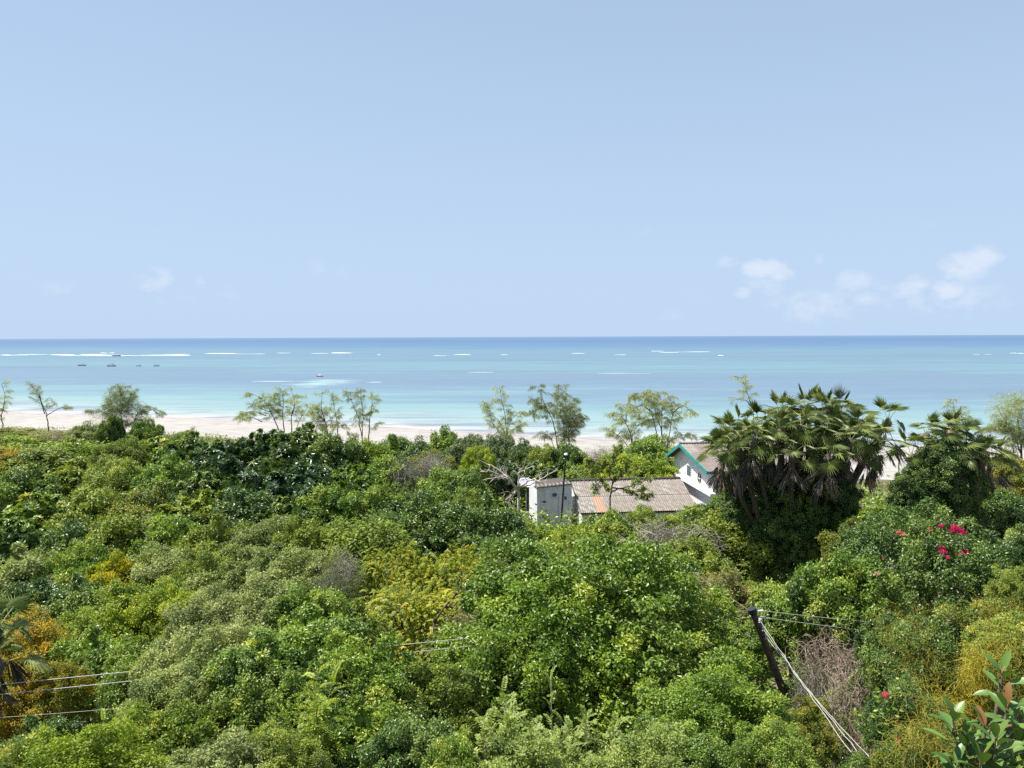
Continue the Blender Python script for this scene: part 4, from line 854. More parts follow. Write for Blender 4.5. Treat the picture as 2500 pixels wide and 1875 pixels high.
 (470, 1270, 84, 11.0, 'fine', 'grey', 'grey green shrub in the middle of the grey drift', {}),
 (575, 1262, 86, 11.2, 'fine', 'grey', 'palest shrub of the grey drift', {}),
 (672, 1268, 76, 11.3, 'med', 'mid', 'green bush wrapped by the grey dead creeper', {}),
 (770, 1300, 70, 10.2, 'med', 'olive', 'olive bush below the yellow tree', {}),
 (58, 1330, 92, 10.2, 'fine', 'gold', 'golden orange bush behind the lower palm frond', {}),
 (30, 1425, 80, 10.6, 'fine', 'gold', 'golden bush at the picture edge under the lower palm frond', {}),
 (105, 1440, 66, 10.4, 'fine', 'gold', 'olive gold bush directly above the long wires', {}),
 (215, 1370, 96, 10.2, 'med', 'mid', 'shaded green bush right of the golden ones', {}),
 (310, 1420, 70, 10.4, 'med', 'bright', 'bright green bush above the long wires', {}),
 (455, 1350, 112, 12.0, 'fine', 'grey', 'big silvery shrub in the left foreground', {}),
 (390, 1440, 84, 11.7, 'fine', 'grey', 'silvery bush where the long wires disappear', {}),
 (560, 1372, 76, 12.1, 'med', 'mid', 'green bush between the silvery shrub and the twin green domes', {}),
 (668, 1335, 104, 12.0, 'med', 'mid', 'rounded green tree below the grey dead creeper', {'name': 'tree', 'cat': 'tree'}),
 (790, 1385, 104, 11.9, 'med', 'mid', 'rounded green tree left of the two short wire ends', {'name': 'tree', 'cat': 'tree'}),
 (905, 1440, 80, 11.4, 'med', 'olive', 'light olive tree left of the hero tree', {'name': 'tree', 'cat': 'tree'}),
 (985, 1405, 60, 10.4, 'med', 'mid', 'green bush in the gap under the two short wire ends', {}),
 (1085, 1292, 66, 10.3, 'fine', 'grey', 'pale bluish bush touching the left flank of the hero tree', {}),
 # hero trees
 (1278, 1165, 300, 13.0, 'hero', 'bright', 'large fresh green tree, the biggest crown in the middle foreground', {'name': 'tree', 'cat': 'tree', 'hr': 1.15}),
 (1130, 1345, 118, 11.8, 'med', 'bright', 'fresh green tree at the left shoulder of the largest crown', {'name': 'tree', 'cat': 'tree'}),
 (2015, 1092, 225, 12.2, 'hero2', 'dark', 'tall dark mound of bougainvillea with magenta flower clusters', {'name': 'bougainvillea', 'cat': 'bougainvillea', 'hr': 1.5}),
 (1815, 1195, 92, 11.4, 'med', 'mid', 'leafy bush on the left shoulder of the flowered mound', {}),
 (1725, 1255, 84, 9.8, 'med', 'mid', 'green bush between the pole top and the palm trunks', {}),
 (1560, 1238, 66, 9.4, 'fine', 'scrub', 'dry straw yellow scrub between the hero tree and the pole', {}),
 (1640, 1260, 60, 8.8, 'fine', 'olive', 'olive bush behind the pole top', {}),
 (1585, 1345, 50, 9.0, 'med', 'mid', 'green bush left of the pole shaft', {}),
 (1822, 1340, 62, 8.6, 'fine', 'rust', 'brownish bush behind the two right hand wires', {}),
 (1945, 1330, 70, 11.6, 'med', 'dark', 'dark bush hung with yellow threads below the flowered mound', {}),
 (2000, 1330, 100, 12.2, 'fine', 'dark', 'broad dark bush hung with yellow threads under the mound centre', {}),
 (2110, 1300, 100, 12.6, 'fine', 'rust', 'sunlit olive brown bush under the mound at the picture edge', {}),
 (1905, 1425, 62, 10.2, 'med', 'bright', 'bright leafy shoots beside the pinkish dead tangle', {}),
 (1765, 1440, 40, 8.4, 'med', 'dark', 'dark bush between the pole foot and the pinkish tangle', {}),
 (1960, 1480, 80, 12.6, 'fine', 'dark', 'dark bush behind the brown dead tangle', {}),
 (2185, 990, 62, 9.0, 'ffine', 'rust', 'golden brown bush beyond the second palm clump', {}),
 (2125, 1030, 50, 8.6, 'ffine', 'rust', 'rusty olive bush at the right foot of the second palm clump', {}),
 (2180, 1072, 62, 8.8, 'fmed', 'dark', 'dark bush right of the flowered mound top', {}),
 (2205, 1140, 54, 9.8, 'med', 'dark', 'dark bush at the picture edge beside the flowered mound', {}),
 (2210, 1225, 52, 11.0, 'fine', 'olive', 'olive bush at the picture edge below the dark one', {}),
 (2195, 1330, 74, 13.2, 'fine', 'olive', 'sunlit slope of olive growth behind the rubber tree', {}),
 (1905, 1100, 60, 10.4, 'fmed', 'mid', 'fresh green bush between the two palm clumps', {}),
 (1840, 1130, 50, 10.2, 'fmed', 'rust', 'rusty bush between palm trunk and flowered mound', {}),
 (1830, 1500, 60, 9.0, 'med', 'dark', 'dark bush under the pinkish dead tangle', {}),
 (1770, 1510, 52, 9.0, 'fine', 'rust', 'brownish bush beside the falling service wires', {}),
 (728, 1225, 40, 10.0, 'wispy', 'grey', 'thin pale leaves growing through the grey dead creeper', {}),
 # nearest row
 (1545, 1462, 105, 11.7, 'fine', 'bright', 'vivid green bush at the foot of the leaning pole', {'flat': .9}),
 (1668, 1560, 85, 12.0, 'fine', 'bright', 'vivid green bush under the service wires', {}),
 (1470, 1575, 90, 11.8, 'fine', 'mid', 'green bush between the saplings and the vivid bush', {}),
 (500, 1475, 100, 11.3, 'med', 'mid', 'green tree below the silvery shrub', {'name': 'tree', 'cat': 'tree'}),
 (640, 1468, 92, 11.5, 'med', 'mid', 'dark sided green tree in front of the twin green domes', {'name': 'tree', 'cat': 'tree'}),
 (770, 1520, 96, 11.6, 'med', 'mid', 'leafy tree behind the feathery young sapling', {'name': 'tree', 'cat': 'tree'}),
 (890, 1545, 84, 11.7, 'med', 'dark', 'green bush left of the sapling row', {}),
 (350, 1530, 104, 11.6, 'med', 'lime', 'yellow green bush below the long wires', {}),
 (200, 1580, 112, 11.9, 'fine', 'lime', 'bright lime bush at the bottom edge', {}),
 (90, 1560, 80, 11.6, 'med', 'dark', 'dark bush between the golden and the lime bush', {}),
 (20, 1615, 70, 11.8, 'fine', 'olive', 'olive bush in the bottom corner', {}),
 (480, 1600, 104, 12.1, 'fine', 'grey', 'pale grey bush at the bottom edge', {}),
 (600, 1585, 84, 12.1, 'fine', 'olive', 'olive bush at the bottom edge beside the pale grey one', {}),
 (980, 1600, 70, 11.9, 'med', 'mid', 'green bush at the bottom edge left of the saplings', {}),
 (1390, 1590, 110, 12.0, 'fine', 'pale', 'pale leafy bush under the sapling row', {}),
 (1160, 1610, 110, 12.1, 'fine', 'pale', 'pale bush under the tallest sapling', {}),
 (1850, 1630, 60, 13.0, 'fine', 'dark', 'dark undergrowth bush below the brown tangle', {}),
 (2010, 1590, 70, 13.6, 'fine', 'rust', 'brown twiggy bush left of the rubber tree', {}),
]
for (u, v, h_, zt, geo, mat, lab, ex) in ROWS:
    plant(u * K, v * K, h_ * K, zt, geo, mat, lab, **ex)

# ---- tangles of bare twigs
TANG = [
 (735, 1200, 30, 10.4, 'twig', 'grey dead creeper draped beside the yellow tree'), (700, 1265, 24, 10.6, 'twig', 'grey dead twigs hanging below the draped creeper'),
 (930, 985, 34, 9.2, 'twig', 'grey dead creeper over the brownish bush'), (870, 1000, 30, 9.0, 'twig', 'small grey patch of dead twigs by the brownish bush'),
 (1300, 972, 26, 7.4, 'twig', 'grey bare twigs standing against the sand'), (110, 945, 40, 5.6, 'twigp', 'brown bare twigs on the dune scrub'),
 (1800, 1378, 62, 9.8, 'twigp', 'pinkish dead tangle right of the service wires'), (1745, 1445, 30, 9.0, 'twig', 'grey dead twigs under the service wires'),
 (1830, 1450, 44, 10.0, 'twigp', 'lower part of the pinkish dead tangle'), (1885, 1560, 50, 10.0, 'twigp', 'brown dead tangle with a few magenta flowers at the bottom'),
 (1420, 1128, 36, 8.4, 'twig', 'pale bare branches over the olive bush'), (1020, 1330, 50, 9.8, 'twigp', 'straw coloured dry twigs under the yellow tree'),
 (1500, 1140, 40, 8.6, 'twig', 'pale bare twigs next to the domed olive tree')]
for (u, v, h_, zt, mat, lab) in TANG:
    plant(u * K, v * K, h_ * K, zt, 'tangle', mat, lab, name='dead_shrub', cat='dead shrub', hr=1.0, group='dead shrubs and creepers', bark='barkpale')

# ---- low undergrowth nobody could count
rs = np.random.RandomState(3); n = 190000
yy = 8 + 100 * rs.rand(n) ** 1.6; xx = (rs.rand(n) * 2 - 1) * (yy * .74 + 4)
hgt = (np.interp(yy, [15, 30, 60], [1.6, 1.6, 1.6]) + .7 * gnoise(xx * 6, yy * 6) + .6 * gnoise(xx * 19 + 5, yy * 17)) * np.sqrt(rs.uniform(.1, 1, n))
keep = (ys(xx) - yy > 64) & ~((xx > 1.0) & (xx < 28) & (yy > 60.5) & (yy < 76)); xx, yy, hgt = xx[keep], yy[keep], hgt[keep]; n = len(xx)
B = np.stack([xx, yy, gz(xx, yy) + np.maximum(hgt, .1)], 1); sz = np.interp(yy, [8, 30, 100], [.16, .26, .5])
mb = MB(); mb.leaves(B, rdir(rs, n) + np.array([0, 0, .2]), np.array([0, 0, 1.]) + rs.normal(0, .5, (n, 3)), sz * rs.uniform(.7, 1.3, n), sz * .55, .12, np.clip(rs.normal(.5, .2, n), 0, 1))
tag(mb.build('undergrowth', MT['mid']), 'low leafy undergrowth covering the ground between the bushes', 'undergrowth', kind='stuff')

# dry grass and low creepers where the thicket meets the sand
rs = np.random.RandomState(8); n = 42000
xx = rs.uniform(-110, 100, n); dd = 47 + 30 * rs.rand(n) ** .8; yy = ys(xx) - dd; hh = np.interp(dd, [47, 54, 75], [.15, .5, 1.0]) * rs.uniform(.3, 1, n)
keep = (np.sin(xx * .9) + np.sin(xx * .31 + yy * .5) + np.sin(yy * .8) > -1.2) | (dd > 56); xx, yy, hh = xx[keep], yy[keep], hh[keep]; n = len(xx)
mb = MB(); mb.leaves(np.stack([xx, yy, gz(xx, yy) + hh * .5], 1), rdir(rs, n) + np.array([0, 0, .5]), rdir(rs, n) + np.array([0, 0, .6]), .38 * rs.uniform(.6, 1.3, n), .13, .1, np.clip(rs.normal(.5, .25, n), 0, 1))
tag(mb.build('dune_grass', MT['olive']), 'dry grass and creepers along the top of the beach', 'grass', kind='stuff')

# ================================================================== CASUARINAS ALONG THE BEACH
def casuarina(stems, Y, label, mat='casu', dens=1.0, bark='barkdark', spread=1.0, seed=1, start=.3, r0=.11, droop=.8, blob=None):
    """stems: limbs as photo polylines at depth Y; side shoots carry hanging needle sprays"""
    rs = np.random.RandomState(seed); b = at(stems[0][0][0], stems[0][0][1], Y); g = float(gz(b.x, b.y))
    t = thing('casuarina_tree', label, 'tree', (b.x, b.y, g), 'casuarina trees along the beach'); inv = np.array([b.x, b.y, g])
    nb_, nd_, nl_ = [], [], []
    for si, st in enumerate(stems):
        P = np.array([tuple(at(px, py, Y)) for px, py in st]) - inv; dyo = np.linspace(0, rs.normal(0, 1.0), len(P)); P[:, 1] += dyo
        if si == 0 or st[0][1] > 1030: P = np.vstack([[P[0][0] * .6 if si else 0, P[0][1] * .6, -.2], P])
        # refine
        s = np.concatenate([[0], np.cumsum(np.linalg.norm(np.diff(P, axis=0), axis=1))]); ln = s[-1]; m_ = max(8, int(ln / .45)); q = np.linspace(0, ln, m_)
        C = np.stack([np.interp(q, s, P[:, i]) for i in range(3)], 1); C[1:-1] = (C[:-2] + 2 * C[1:-1] + C[2:]) / 4; C[1:-1] += rs.normal(0, .03, C[1:-1].shape)
        rr_ = r0 * (1 if si == 0 else .75); mb = MB(); mb.tube(C, [rr_, rr_ * .55, .02], 6)
        # side branches
        ns = int(ln * 3.0 * dens); tgt = nrm(np.gradient(C, axis=0))
        for _ in range(ns):
            u = start + (1 - start) * rs.rand() ** .8; i = min(m_ - 1, int(u * m_)); a = rs.rand() * 6.28; bl = rs.uniform(.8, 2.3) * spread * (1.15 - .5 * u)
            d = nrm(np.array([math.cos(a), math.sin(a) * .8, rs.uniform(.15, .9)]) + tgt[i] * .5); Q = [C[i]]
            for k in range(5):
                d = nrm(d + np.array([0, 0, -.20 * droop]) + rs.normal(0, .14, 3)); Q.append(Q[-1] + d * bl / 5)
            mb.tube(Q, [.022, .008], 3, cap=False); Q = np.array(Q)
            m2 = int(rs.randint(30, 58) * bl); v = rs.uniform(.25, 1, m2) * 5; i0 = np.minimum(v.astype(int), 4); fr = (v - i0)[:, None]
            nb_.append(Q[i0] * (1 - fr) + Q[i0 + 1] * fr); nd_.append(nrm((Q[i0 + 1] - Q[i0]) * 1.6 + rs.normal(0, .35, (m2, 3)) + np.array([.12, 0, -.55 * droop]))); nl_.append(rs.uniform(.28, .62, m2))
        mb.build('trunk' if si == 0 else 'limb', MT[bark], t, smooth=True)
    if blob:
        # extra dense foliage clouds: (px, py, rpx, count)
        for (px, py, rp, cn) in blob:
            cn = cn * 3
            c = np.array(tuple(at(px, py, Y))) - inv; r_ = rp / FPX * Y; d = rdir(rs, cn) * (rs.rand(cn, 1) ** .4) * r_; nb_.append(c + d); nd_.append(nrm(d + rs.normal(0, .4, (cn, 3)) * r_ + np.array([0, 0, -.4]))); nl_.append(rs.uniform(.25, .55, cn))
    B = np.vstack(nb_); D = np.vstack(nd_); Ln = np.concatenate(nl_); mb = MB(); cnt = len(B)
    mb.leaves(B, D, rdir(rs, cnt), Ln * 1.35, .034, .05, np.clip(rs.normal(.5, .2, cnt), 0, 1), droop=.12, mid=.5)
    mb.build('crown', MT[mat], t)
    return t
casuarina([[(8, 1040), (3, 1017), (11, 996), (16, 967), (8, 938)], [(4, 1020), (-20, 990), (-24, 955)]], 128, 'thin grey casuarina cut by the picture edge on the dune', seed=2, dens=.8)
casuarina([[(119, 1050), (110, 1011), (95, 986), (84, 967), (68, 957)], [(110, 1011), (104, 986), (106, 967), (84, 938)], [(112, 1016), (140, 995), (152, 1002)]], 126, 'sparse leaning casuarina on the dune with layered dark sprays', 'casud', .55, seed=3, start=.45, droop=.3)
casuarina([[(297, 1035), (295, 1000), (294, 977), (292, 945)], [(324, 1040), (334, 1005), (352, 992), (385, 1010)], [(296, 1010), (270, 985), (262, 965)], [(296, 1005), (318, 975), (325, 955)], [(290, 1020), (262, 1005), (238, 1000)]], 122, 'dense dark round casuarina above the small dark tree', 'casud', 1.7, seed=4, start=.1, spread=1.1, blob=[(292, 975, 36, 900), (290, 1005, 40, 800), (330, 1010, 34, 350), (255, 1020, 30, 300)])
casuarina([[(684, 1060), (668, 1020), (658, 1002), (645, 982), (629, 967), (609, 963)], [(650, 1015), (620, 1002), (600, 1010)], [(640, 1030), (610, 1020), (578, 1025)], [(660, 1005), (640, 1000), (622, 990)]], 116, 'arching casuarina bending towards the open sea', seed=5, dens=1.25, start=.35)
casuarina([[(694, 1062), (690, 1011), (693, 990), (693, 972), (687, 950)], [(692, 995), (672, 985), (668, 968)], [(690, 1020), (676, 1005), (668, 1008)]], 117, 'upright casuarina behind the arching one', seed=6, dens=1.2)
casuarina([[(713, 1060), (709, 1017), (715, 997), (713, 975), (703, 957)], [(722, 1060), (730, 1026), (744, 1008), (752, 990)], [(712, 1010), (722, 985), (728, 972)]], 115, 'dark stemmed casuarina right of the arching one, with bare lower stem', seed=7, dens=.75, start=.4)
casuarina([[(804, 1075), (793, 1024), (784, 1002), (786, 962)], [(764, 1070), (775, 1038), (764, 1020), (758, 1000)], [(793, 1028), (775, 1010), (770, 990)]], 112, 'pale bushy casuarina in the middle of the slim group', seed=8, dens=1.35, start=.2)
casuarina([[(824, 1072), (824, 1037), (818, 1006), (812, 972)]], 112, 'single slim pale casuarina of the slim group', seed=9, dens=1.1)
casuarina([[(885, 1075), (876, 1031), (871, 1015), (856, 984), (851, 962)], [(884, 1048), (888, 1017), (884, 984), (881, 954)]], 110, 'forked dark green casuarina of the slim group', 'casud', .9, seed=10, start=.35)
casuarina([[(900, 1075), (901, 1017), (905, 990), (903, 964)]], 110, 'straight slender casuarina ending the slim group', seed=11, dens=1.0, start=.3)
casuarina([[(1237, 1085), (1235, 1028), (1232, 1004), (1224, 981), (1221, 952)], [(1234, 1060), (1219, 1028), (1198, 1009), (1183, 985)], [(1228, 1068), (1208, 1038), (1192, 1026)], [(1238, 1050), (1250, 1020), (1268, 1004)], [(1240, 1062), (1258, 1045), (1275, 1035)]], 106, 'airy fan shaped casuarina left of the central pair', seed=12, dens=1.0, start=.35)
casuarina([[(1363, 1100), (1356, 1056), (1349, 1028), (1341, 1008), (1327, 981), (1314, 945)], [(1353, 1090), (1341, 1062), (1318, 1053)], [(1341, 1008), (1318, 985), (1298, 975)], [(1335, 995), (1312, 1000), (1296, 1015)]], 103, 'leaning dark casuarina of the central pair', 'casud', 1.15, seed=13, start=.5, droop=1.2, blob=[(1318, 1000, 18, 120)])
casuarina([[(1390, 1105), (1389, 1049), (1388, 1015), (1380, 980), (1370, 945)], [(1381, 1105), (1375, 1042), (1368, 1001), (1362, 965)], [(1388, 1040), (1394, 1010), (1398, 980)], [(1389, 1050), (1408, 1020), (1420, 1005)]], 102, 'upright full casuarina of the central pair on thin stems', 'casud', 1.6, seed=14, start=.3, droop=1.1, blob=[(1383, 1000, 26, 350), (1400, 1030, 24, 220)])
casuarina([[(1542, 1095), (1542, 1068), (1531, 1038), (1523, 1023), (1507, 1007), (1490, 1010)], [(1544, 1066), (1550, 1050), (1564, 1028), (1560, 1000)], [(1531, 1085), (1505, 1058), (1480, 1050)], [(1528, 1030), (1530, 1005), (1520, 985)]], 103, 'low spreading pale casuarina left of the big arched one', seed=15, dens=1.35, start=.35)
casuarina([[(1618, 1095), (1615, 1046), (1599, 1001), (1592, 978), (1576, 962)], [(1609, 1090), (1599, 1035), (1588, 1001), (1576, 974), (1560, 958), (1545, 970)], [(1615, 1042), (1618, 995), (1612, 962)], [(1628, 1090), (1637, 1035), (1640, 1001), (1630, 968)], [(1640, 1010), (1665, 985), (1683, 1005)], [(1632, 1080), (1659, 1061), (1680, 1058)], [(1590, 1005), (1562, 985), (1540, 1000)]], 101, 'big arched casuarina with several bare dark stems', seed=16, dens=1.2, start=.5, droop=1.1, r0=.13)
casuarina([[(2498, 1125), (2491, 1101), (2470, 1050), (2455, 1024), (2440, 1000)], [(2492, 1090), (2490, 1040), (2478, 985)], [(2470, 1050), (2440, 1040), (2415, 1045)], [(2495, 1080), (2520, 1030), (2515, 980)]], 96, 'rounded pale casuarina at the picture edge beyond the second palm', seed=17, dens=1.9, start=.25, blob=[(2455, 1000, 40, 500), (2490, 985, 30, 400)])
casuarina([[(2335, 1105), (2335, 1040), (2330, 1000), (2328, 978)], [(2335, 1050), (2318, 1020), (2310, 1005)], [(2336, 1045), (2350, 1015)]], 104, 'faint pale casuarina rising behind the second palm', seed=18, dens=1.3, start=.3)
casuarina([[(1846, 1100), (1838, 1002), (1826, 962), (1812, 925)], [(1836, 995), (1820, 975), (1797, 976)], [(1840, 1005), (1856, 985), (1866, 990)]], 104, 'sparse yellowish casuarina tip rising behind the big palm', seed=19, dens=.6, start=.72)
# a scrap of bare young growth on the sand
casuarina([[(466, 1078), (465, 1060), (462, 1045)], [(466, 1070), (474, 1058)]], 118, 'tiny reddish sapling alone on the sand', 'scrub', .8, seed=20, r0=.04, spread=.6)
casuarina([[(860, 1075), (850, 1060), (846, 1048)], [(858, 1070), (866, 1058)]], 112, 'small brown bare bush on the sand in the slim group', 'scrub', .5, seed=21, r0=.05, spread=.8)

# ================================================================== BARE AND THORNY TREES
def branch_tree(root, limbs, depth, name, label, bark, seed, levels=3, r0=.10, twl=1.0, leaf=None, leafn=0, cat='tree', curl=.35, lsz=.09):
    rs = np.random.RandomState(seed); b = at(root[0], root[1], depth); g = float(gz(b.x, b.y)); inv = np.array([b.x, b.y, g])
    t = thing(name, label, cat, (b.x, b.y, g)); tips = []
    mb = MB(); rp = np.array(tuple(b)) - inv; mb.tube([(0, 0, -.2), (0.02, 0, rp[2] * .5), tuple(rp)], [r0 * 1.2, r0], 7); mb.build('trunk', MT[bark], t, smooth=True)
    def grow(mb, p, d, ln, r_, lv):
        Q = [p]; k = 6
        for i in range(k):
            d = nrm(d + rs.normal(0, curl * .5, 3)); Q.append(Q[-1] + d * ln / k)
        mb.tube(Q, [r_, r_ * .55], 5 if lv > 1 else 3, cap=False)
        tips.extend(Q[2:])
        if lv > 0:
            for j in range(rs.randint(3, 5)):
                i = rs.randint(2, k + 1); grow(mb, Q[i], nrm(d + rs.normal(0, .75, 3) + np.array([0, 0, .12])), ln * rs.uniform(.45, .7), r_ * .55, lv - 1)
    for st in limbs:
        P = np.array([tuple(at(px, py, depth)) for px, py in st]) - inv; P[:, 1] += np.linspace(0, rs.normal(0, .7), len(P))
        mb = MB(); s = np.linspace(0, 1, 10); C = np.stack([np.interp(s, np.linspace(0, 1, len(P)), P[:, i]) for i in range(3)], 1); C[1:-1] += rs.normal(0, .05, (8, 3)); mb.tube(C, [r0 * .8, r0 * .3], 6)
        for i in range(3, 10):
            if rs.rand() < .85: grow(mb, C[i], nrm((C[i] - C[i - 1]) + rs.normal(0, .5, 3) * np.linalg.norm(C[i] - C[i - 1])), twl * rs.uniform(.6, 1.1), r0 * .35, levels - 1)
        mb.build('limb', MT[bark], t, smooth=True)
    if leaf:
        T = np.array(tips); k = rs.choice(len(T), leafn); mb = MB(); mb.leaves(T[k] + rs.normal(0, .07, (leafn, 3)), rdir(rs, leafn), np.array([0, 0, 1]) + rs.normal(0, .4, (leafn, 3)), lsz * rs.uniform(.7, 1.3, leafn), lsz * .6, .1, np.clip(rs.normal(.5, .2, leafn), 0, 1)); mb.build('crown', MT[leaf], t)
    return t
MT['branchpale'] = plain('bleached branch', (.47, .42, .36), .9, .2, 5, .3)
branch_tree((1266, 1200), [[(1266, 1200), (1245, 1172), (1205, 1150), (1172, 1150)], [(1266, 1195), (1240, 1165), (1215, 1160), (1180, 1165)], [(1266, 1190), (1268, 1160), (1285, 1140)], [(1268, 1190), (1310, 1182), (1345, 1165)], [(1264, 1195), (1225, 1155), (1190, 1140)], [(1266, 1198), (1250, 1205), (1237, 1218)], [(1268, 1188), (1300, 1165), (1320, 1170)]], 60.0, 'dead_tree', 'bleached leafless tree spreading around the satellite dish', 'branchpale', 31, levels=2, r0=.11, twl=.8, cat='dead tree')
branch_tree((1489, 1215), [[(1489, 1215), (1494, 1177), (1483, 1145), (1472, 1125)], [(1487, 1200), (1478, 1188), (1458, 1178)], [(1494, 1180), (1520, 1160), (1560, 1150)], [(1490, 1200), (1530, 1185), (1580, 1165)], [(1484, 1150), (1500, 1125), (1515, 1110)], [(1480, 1145), (1455, 1130), (1440, 1120)], [(1492, 1190), (1545, 1195), (1575, 1200)]], 59.0, 'thorn_tree', 'sparse thorny tree with open branches before the corrugated roof', 'bark', 32, levels=2, r0=.08, twl=.75, leaf='olive', leafn=9500, lsz=.12)
branch_tree((1600, 1340), [[(1600, 1340), (1560, 1318), (1500, 1320)], [(1600, 1335), (1610, 1310), (1560, 1300)], [(1600, 1338), (1640, 1315), (1660, 1325)]], 41.0, 'dead_tree', 'pale bare branches lying over the olive bush left of the palm trunks', 'branchpale', 33, levels=2, r0=.05, twl=.8, cat='dead tree')
# the bare leaning limb in the yellow tree
yl = branch_tree((1060, 1520), [[(1060, 1520), (1088, 1480), (1120, 1440), (1160, 1395), (1200, 1350)], [(1110, 1450), (1150, 1440), (1185, 1400)], [(1085, 1482), (1120, 1490), (1150, 1460)]], 26.5, 'bare_branch_tree', 'thin dark leaning tree with bare branches before the yellow one', 'bark', 34, levels=2, r0=.055, twl=.55, leaf='yellow', leafn=500)

# ================================================================== PALMS
def fan_mesh(name, n=23, arc=205, r_=1.0, pet=.9, droop=.22, seed=0, fold=.045, bend=40):
    rs = np.random.RandomState(seed); mb = MB()
    st = R(arc) / n
    for i in range(n):
        a = (i - (n - 1) / 2) * st; L_ = r_ * (1 - .22 * abs(i - (n - 1) / 2) / (n / 2)) * rs.uniform(.9, 1.05); an = st * .47
        def pt_(rr, aa, dz=0): return (math.sin(aa) * rr, pet + math.cos(aa) * rr, dz - droop * rr * rr * (1.0 + .6 * abs(a)) + .12 * math.sin(abs(a)) * rr)
        tip = pt_(L_, a + rs.normal(0, .03), -.12 * rs.rand())
        mid_ = pt_(L_ * .48, a, fold)
        V = [(0, pet, 0), pt_(L_ * .46, a + an, -fold * .4), tip, pt_(L_ * .46, a - an, -fold * .4), mid_]
        cb, sb = math.cos(R(bend)), math.sin(R(bend)); V = [(x_, pet + (y_ - pet) * cb + z_ * sb, -(y_ - pet) * sb + z_ * cb) for x_, y_, z_ in V]
        mb.add(V, T=[(0, 1, 4), (1, 2, 4), (0, 4, 3), (3, 4, 2)], a=np.clip(rs.normal(.5, .13, 4), 0, 1))
    mb.tube([(0, 0, 0), (0, pet * .5, .05), (0, pet + .12, 0)], [.022, .012], 4, a=.85)
    return mb.mesh(name)
def dead_fan(name, seed):
    rs = np.random.RandomState(seed); mb = MB(); n = 15; pet = .55
    for i in range(n):
        a = (i - 7) * .085 + rs.normal(0, .03); L_ = rs.uniform(.7, 1.15); x = math.sin(a); 
        P0 = np.array([x * .05, pet, 0]); P1 = np.array([math.sin(a * 1.6) * .30 + rs.normal(0, .02), pet + L_ * .5, rs.normal(0, .07)]); P2 = np.array([math.sin(a * 1.5) * .42 + rs.normal(0, .05), pet + L_, rs.normal(0, .12)]); wv = .035
        V = [P0, P1 + [wv, 0, .015], P2, P1 + [-wv, 0, .015], P1 + [0, 0, -.03]]
        mb.add(V, T=[(0, 1, 4), (1, 2, 4), (0, 4, 3), (3, 4, 2)], a=np.clip(rs.normal(.5, .2, 4), 0, 1))
    mb.tube([(0, 0, 0), (0, pet + .1, 0)], [.02, .012], 4, a=.6)
    return mb.mesh(name)
FANS = [fan_mesh('frond', 21, 225, .92, .85, .05, 1, bend=35), fan_mesh('frond', 19, 200, .98, .75, .12, 2, bend=55), fan_mesh('frond', 23, 245, .88, .95, .02, 3, bend=20)]
FYOUNG = [fan_mesh('frond', 17, 100, 1.0, .7, .02, 4, fold=.07, bend=0)]
DEAD = [dead_fan('dead_frond', i) for i in range(4)]
def aim(d, roll=0.0, upv=Vector((0, 0, 1))):
    y = Vector(d).normalized(); x = y.cross(upv); x = x.normalized() if x.length > 1e-4 else Vector((1, 0, 0)); z = x.cross(y)
    return (Matrix((x, y, z)).transposed() @ Matrix.Rotation(roll, 3, 'Y')).to_euler()
def palm(heads, base, label, seed, scale=1.0, nf=15, ndd=8, low=True):
    rr_ = random.Random(seed); g = float(gz(base[0], base[1])); t = thing('palm', label, 'palm', (base[0], base[1], g), 'branching fan palms'); inv = Vector((base[0], base[1], g))
    for hi, (px, py, Y, n1, n2) in enumerate(heads):
        h = at(px, py, Y) - inv
        mid_ = Vector((h.x * .35 + rr_.uniform(-.3, .3), h.y * .35, h.z * .45)); m = MB(); ax = Vector((h.x * .25, h.y * .25, 1.0)).normalized()
        P = [Vector((h.x * .08, h.y * .08, -.2)), Vector((h.x * .15, h.y * .15, h.z * .2)), mid_, Vector((h.x * .72, h.y * .72, h.z * .75)), h - ax * .3, h]
        P = [P[0]] + [x for a, b in zip(P[:-1], P[1:]) for x in (a.lerp(b, .5), b)]
        m.tube(P, [.17, .14, .13, .16], 9); m.build('trunk', MT['bark'], t, smooth=True)
        m = MB(); m.lathe([(.10, -.35), (.20, -.2), (.22, 0), (.12, .16), (.02, .2)], 8, Matrix.Translation(h)); m.build('crownshaft', MT['palmdry'], t)
        a0 = rr_.random() * 6.28
        for k in range(n1):
            a = a0 + k * 2.39996; u = (k + .5) / n1; elv = R(80 - 105 * u + rr_.uniform(-9, 9)); d = Vector((math.cos(a) * math.cos(elv), math.sin(a) * math.cos(elv), math.sin(elv)))
            s = scale * rr_.uniform(.82, 1.12); me = FYOUNG[0] if u < .12 else FANS[rr_.randrange(3)]
            link('frond', me, MT['palm'], t, h + d * .12, aim(d, rr_.uniform(-.5, .5)), (s, s * rr_.uniform(.85, 1.1), s))
        for k in range((n2 * 4 + 3) // 5):
            a = a0 + k * 2.39996 + 1; elv = R(-48 - 36 * rr_.random()); d = Vector((math.cos(a) * math.cos(elv), math.sin(a) * math.cos(elv), math.sin(elv)))
            s = scale * rr_.uniform(.7, 1.1); o = link('dead_frond', DEAD[rr_.randrange(4)], MT['palmdry'], t, h - Vector((0, 0, .15 + .5 * rr_.random())) + Vector((d.x, d.y, 0)) * .15, aim(d, rr_.uniform(-1.5, 1.5)), (s, s * rr_.uniform(.9, 1.5), s))
    return t
PY = 42.0; pbx = at(1930, 1300, PY)
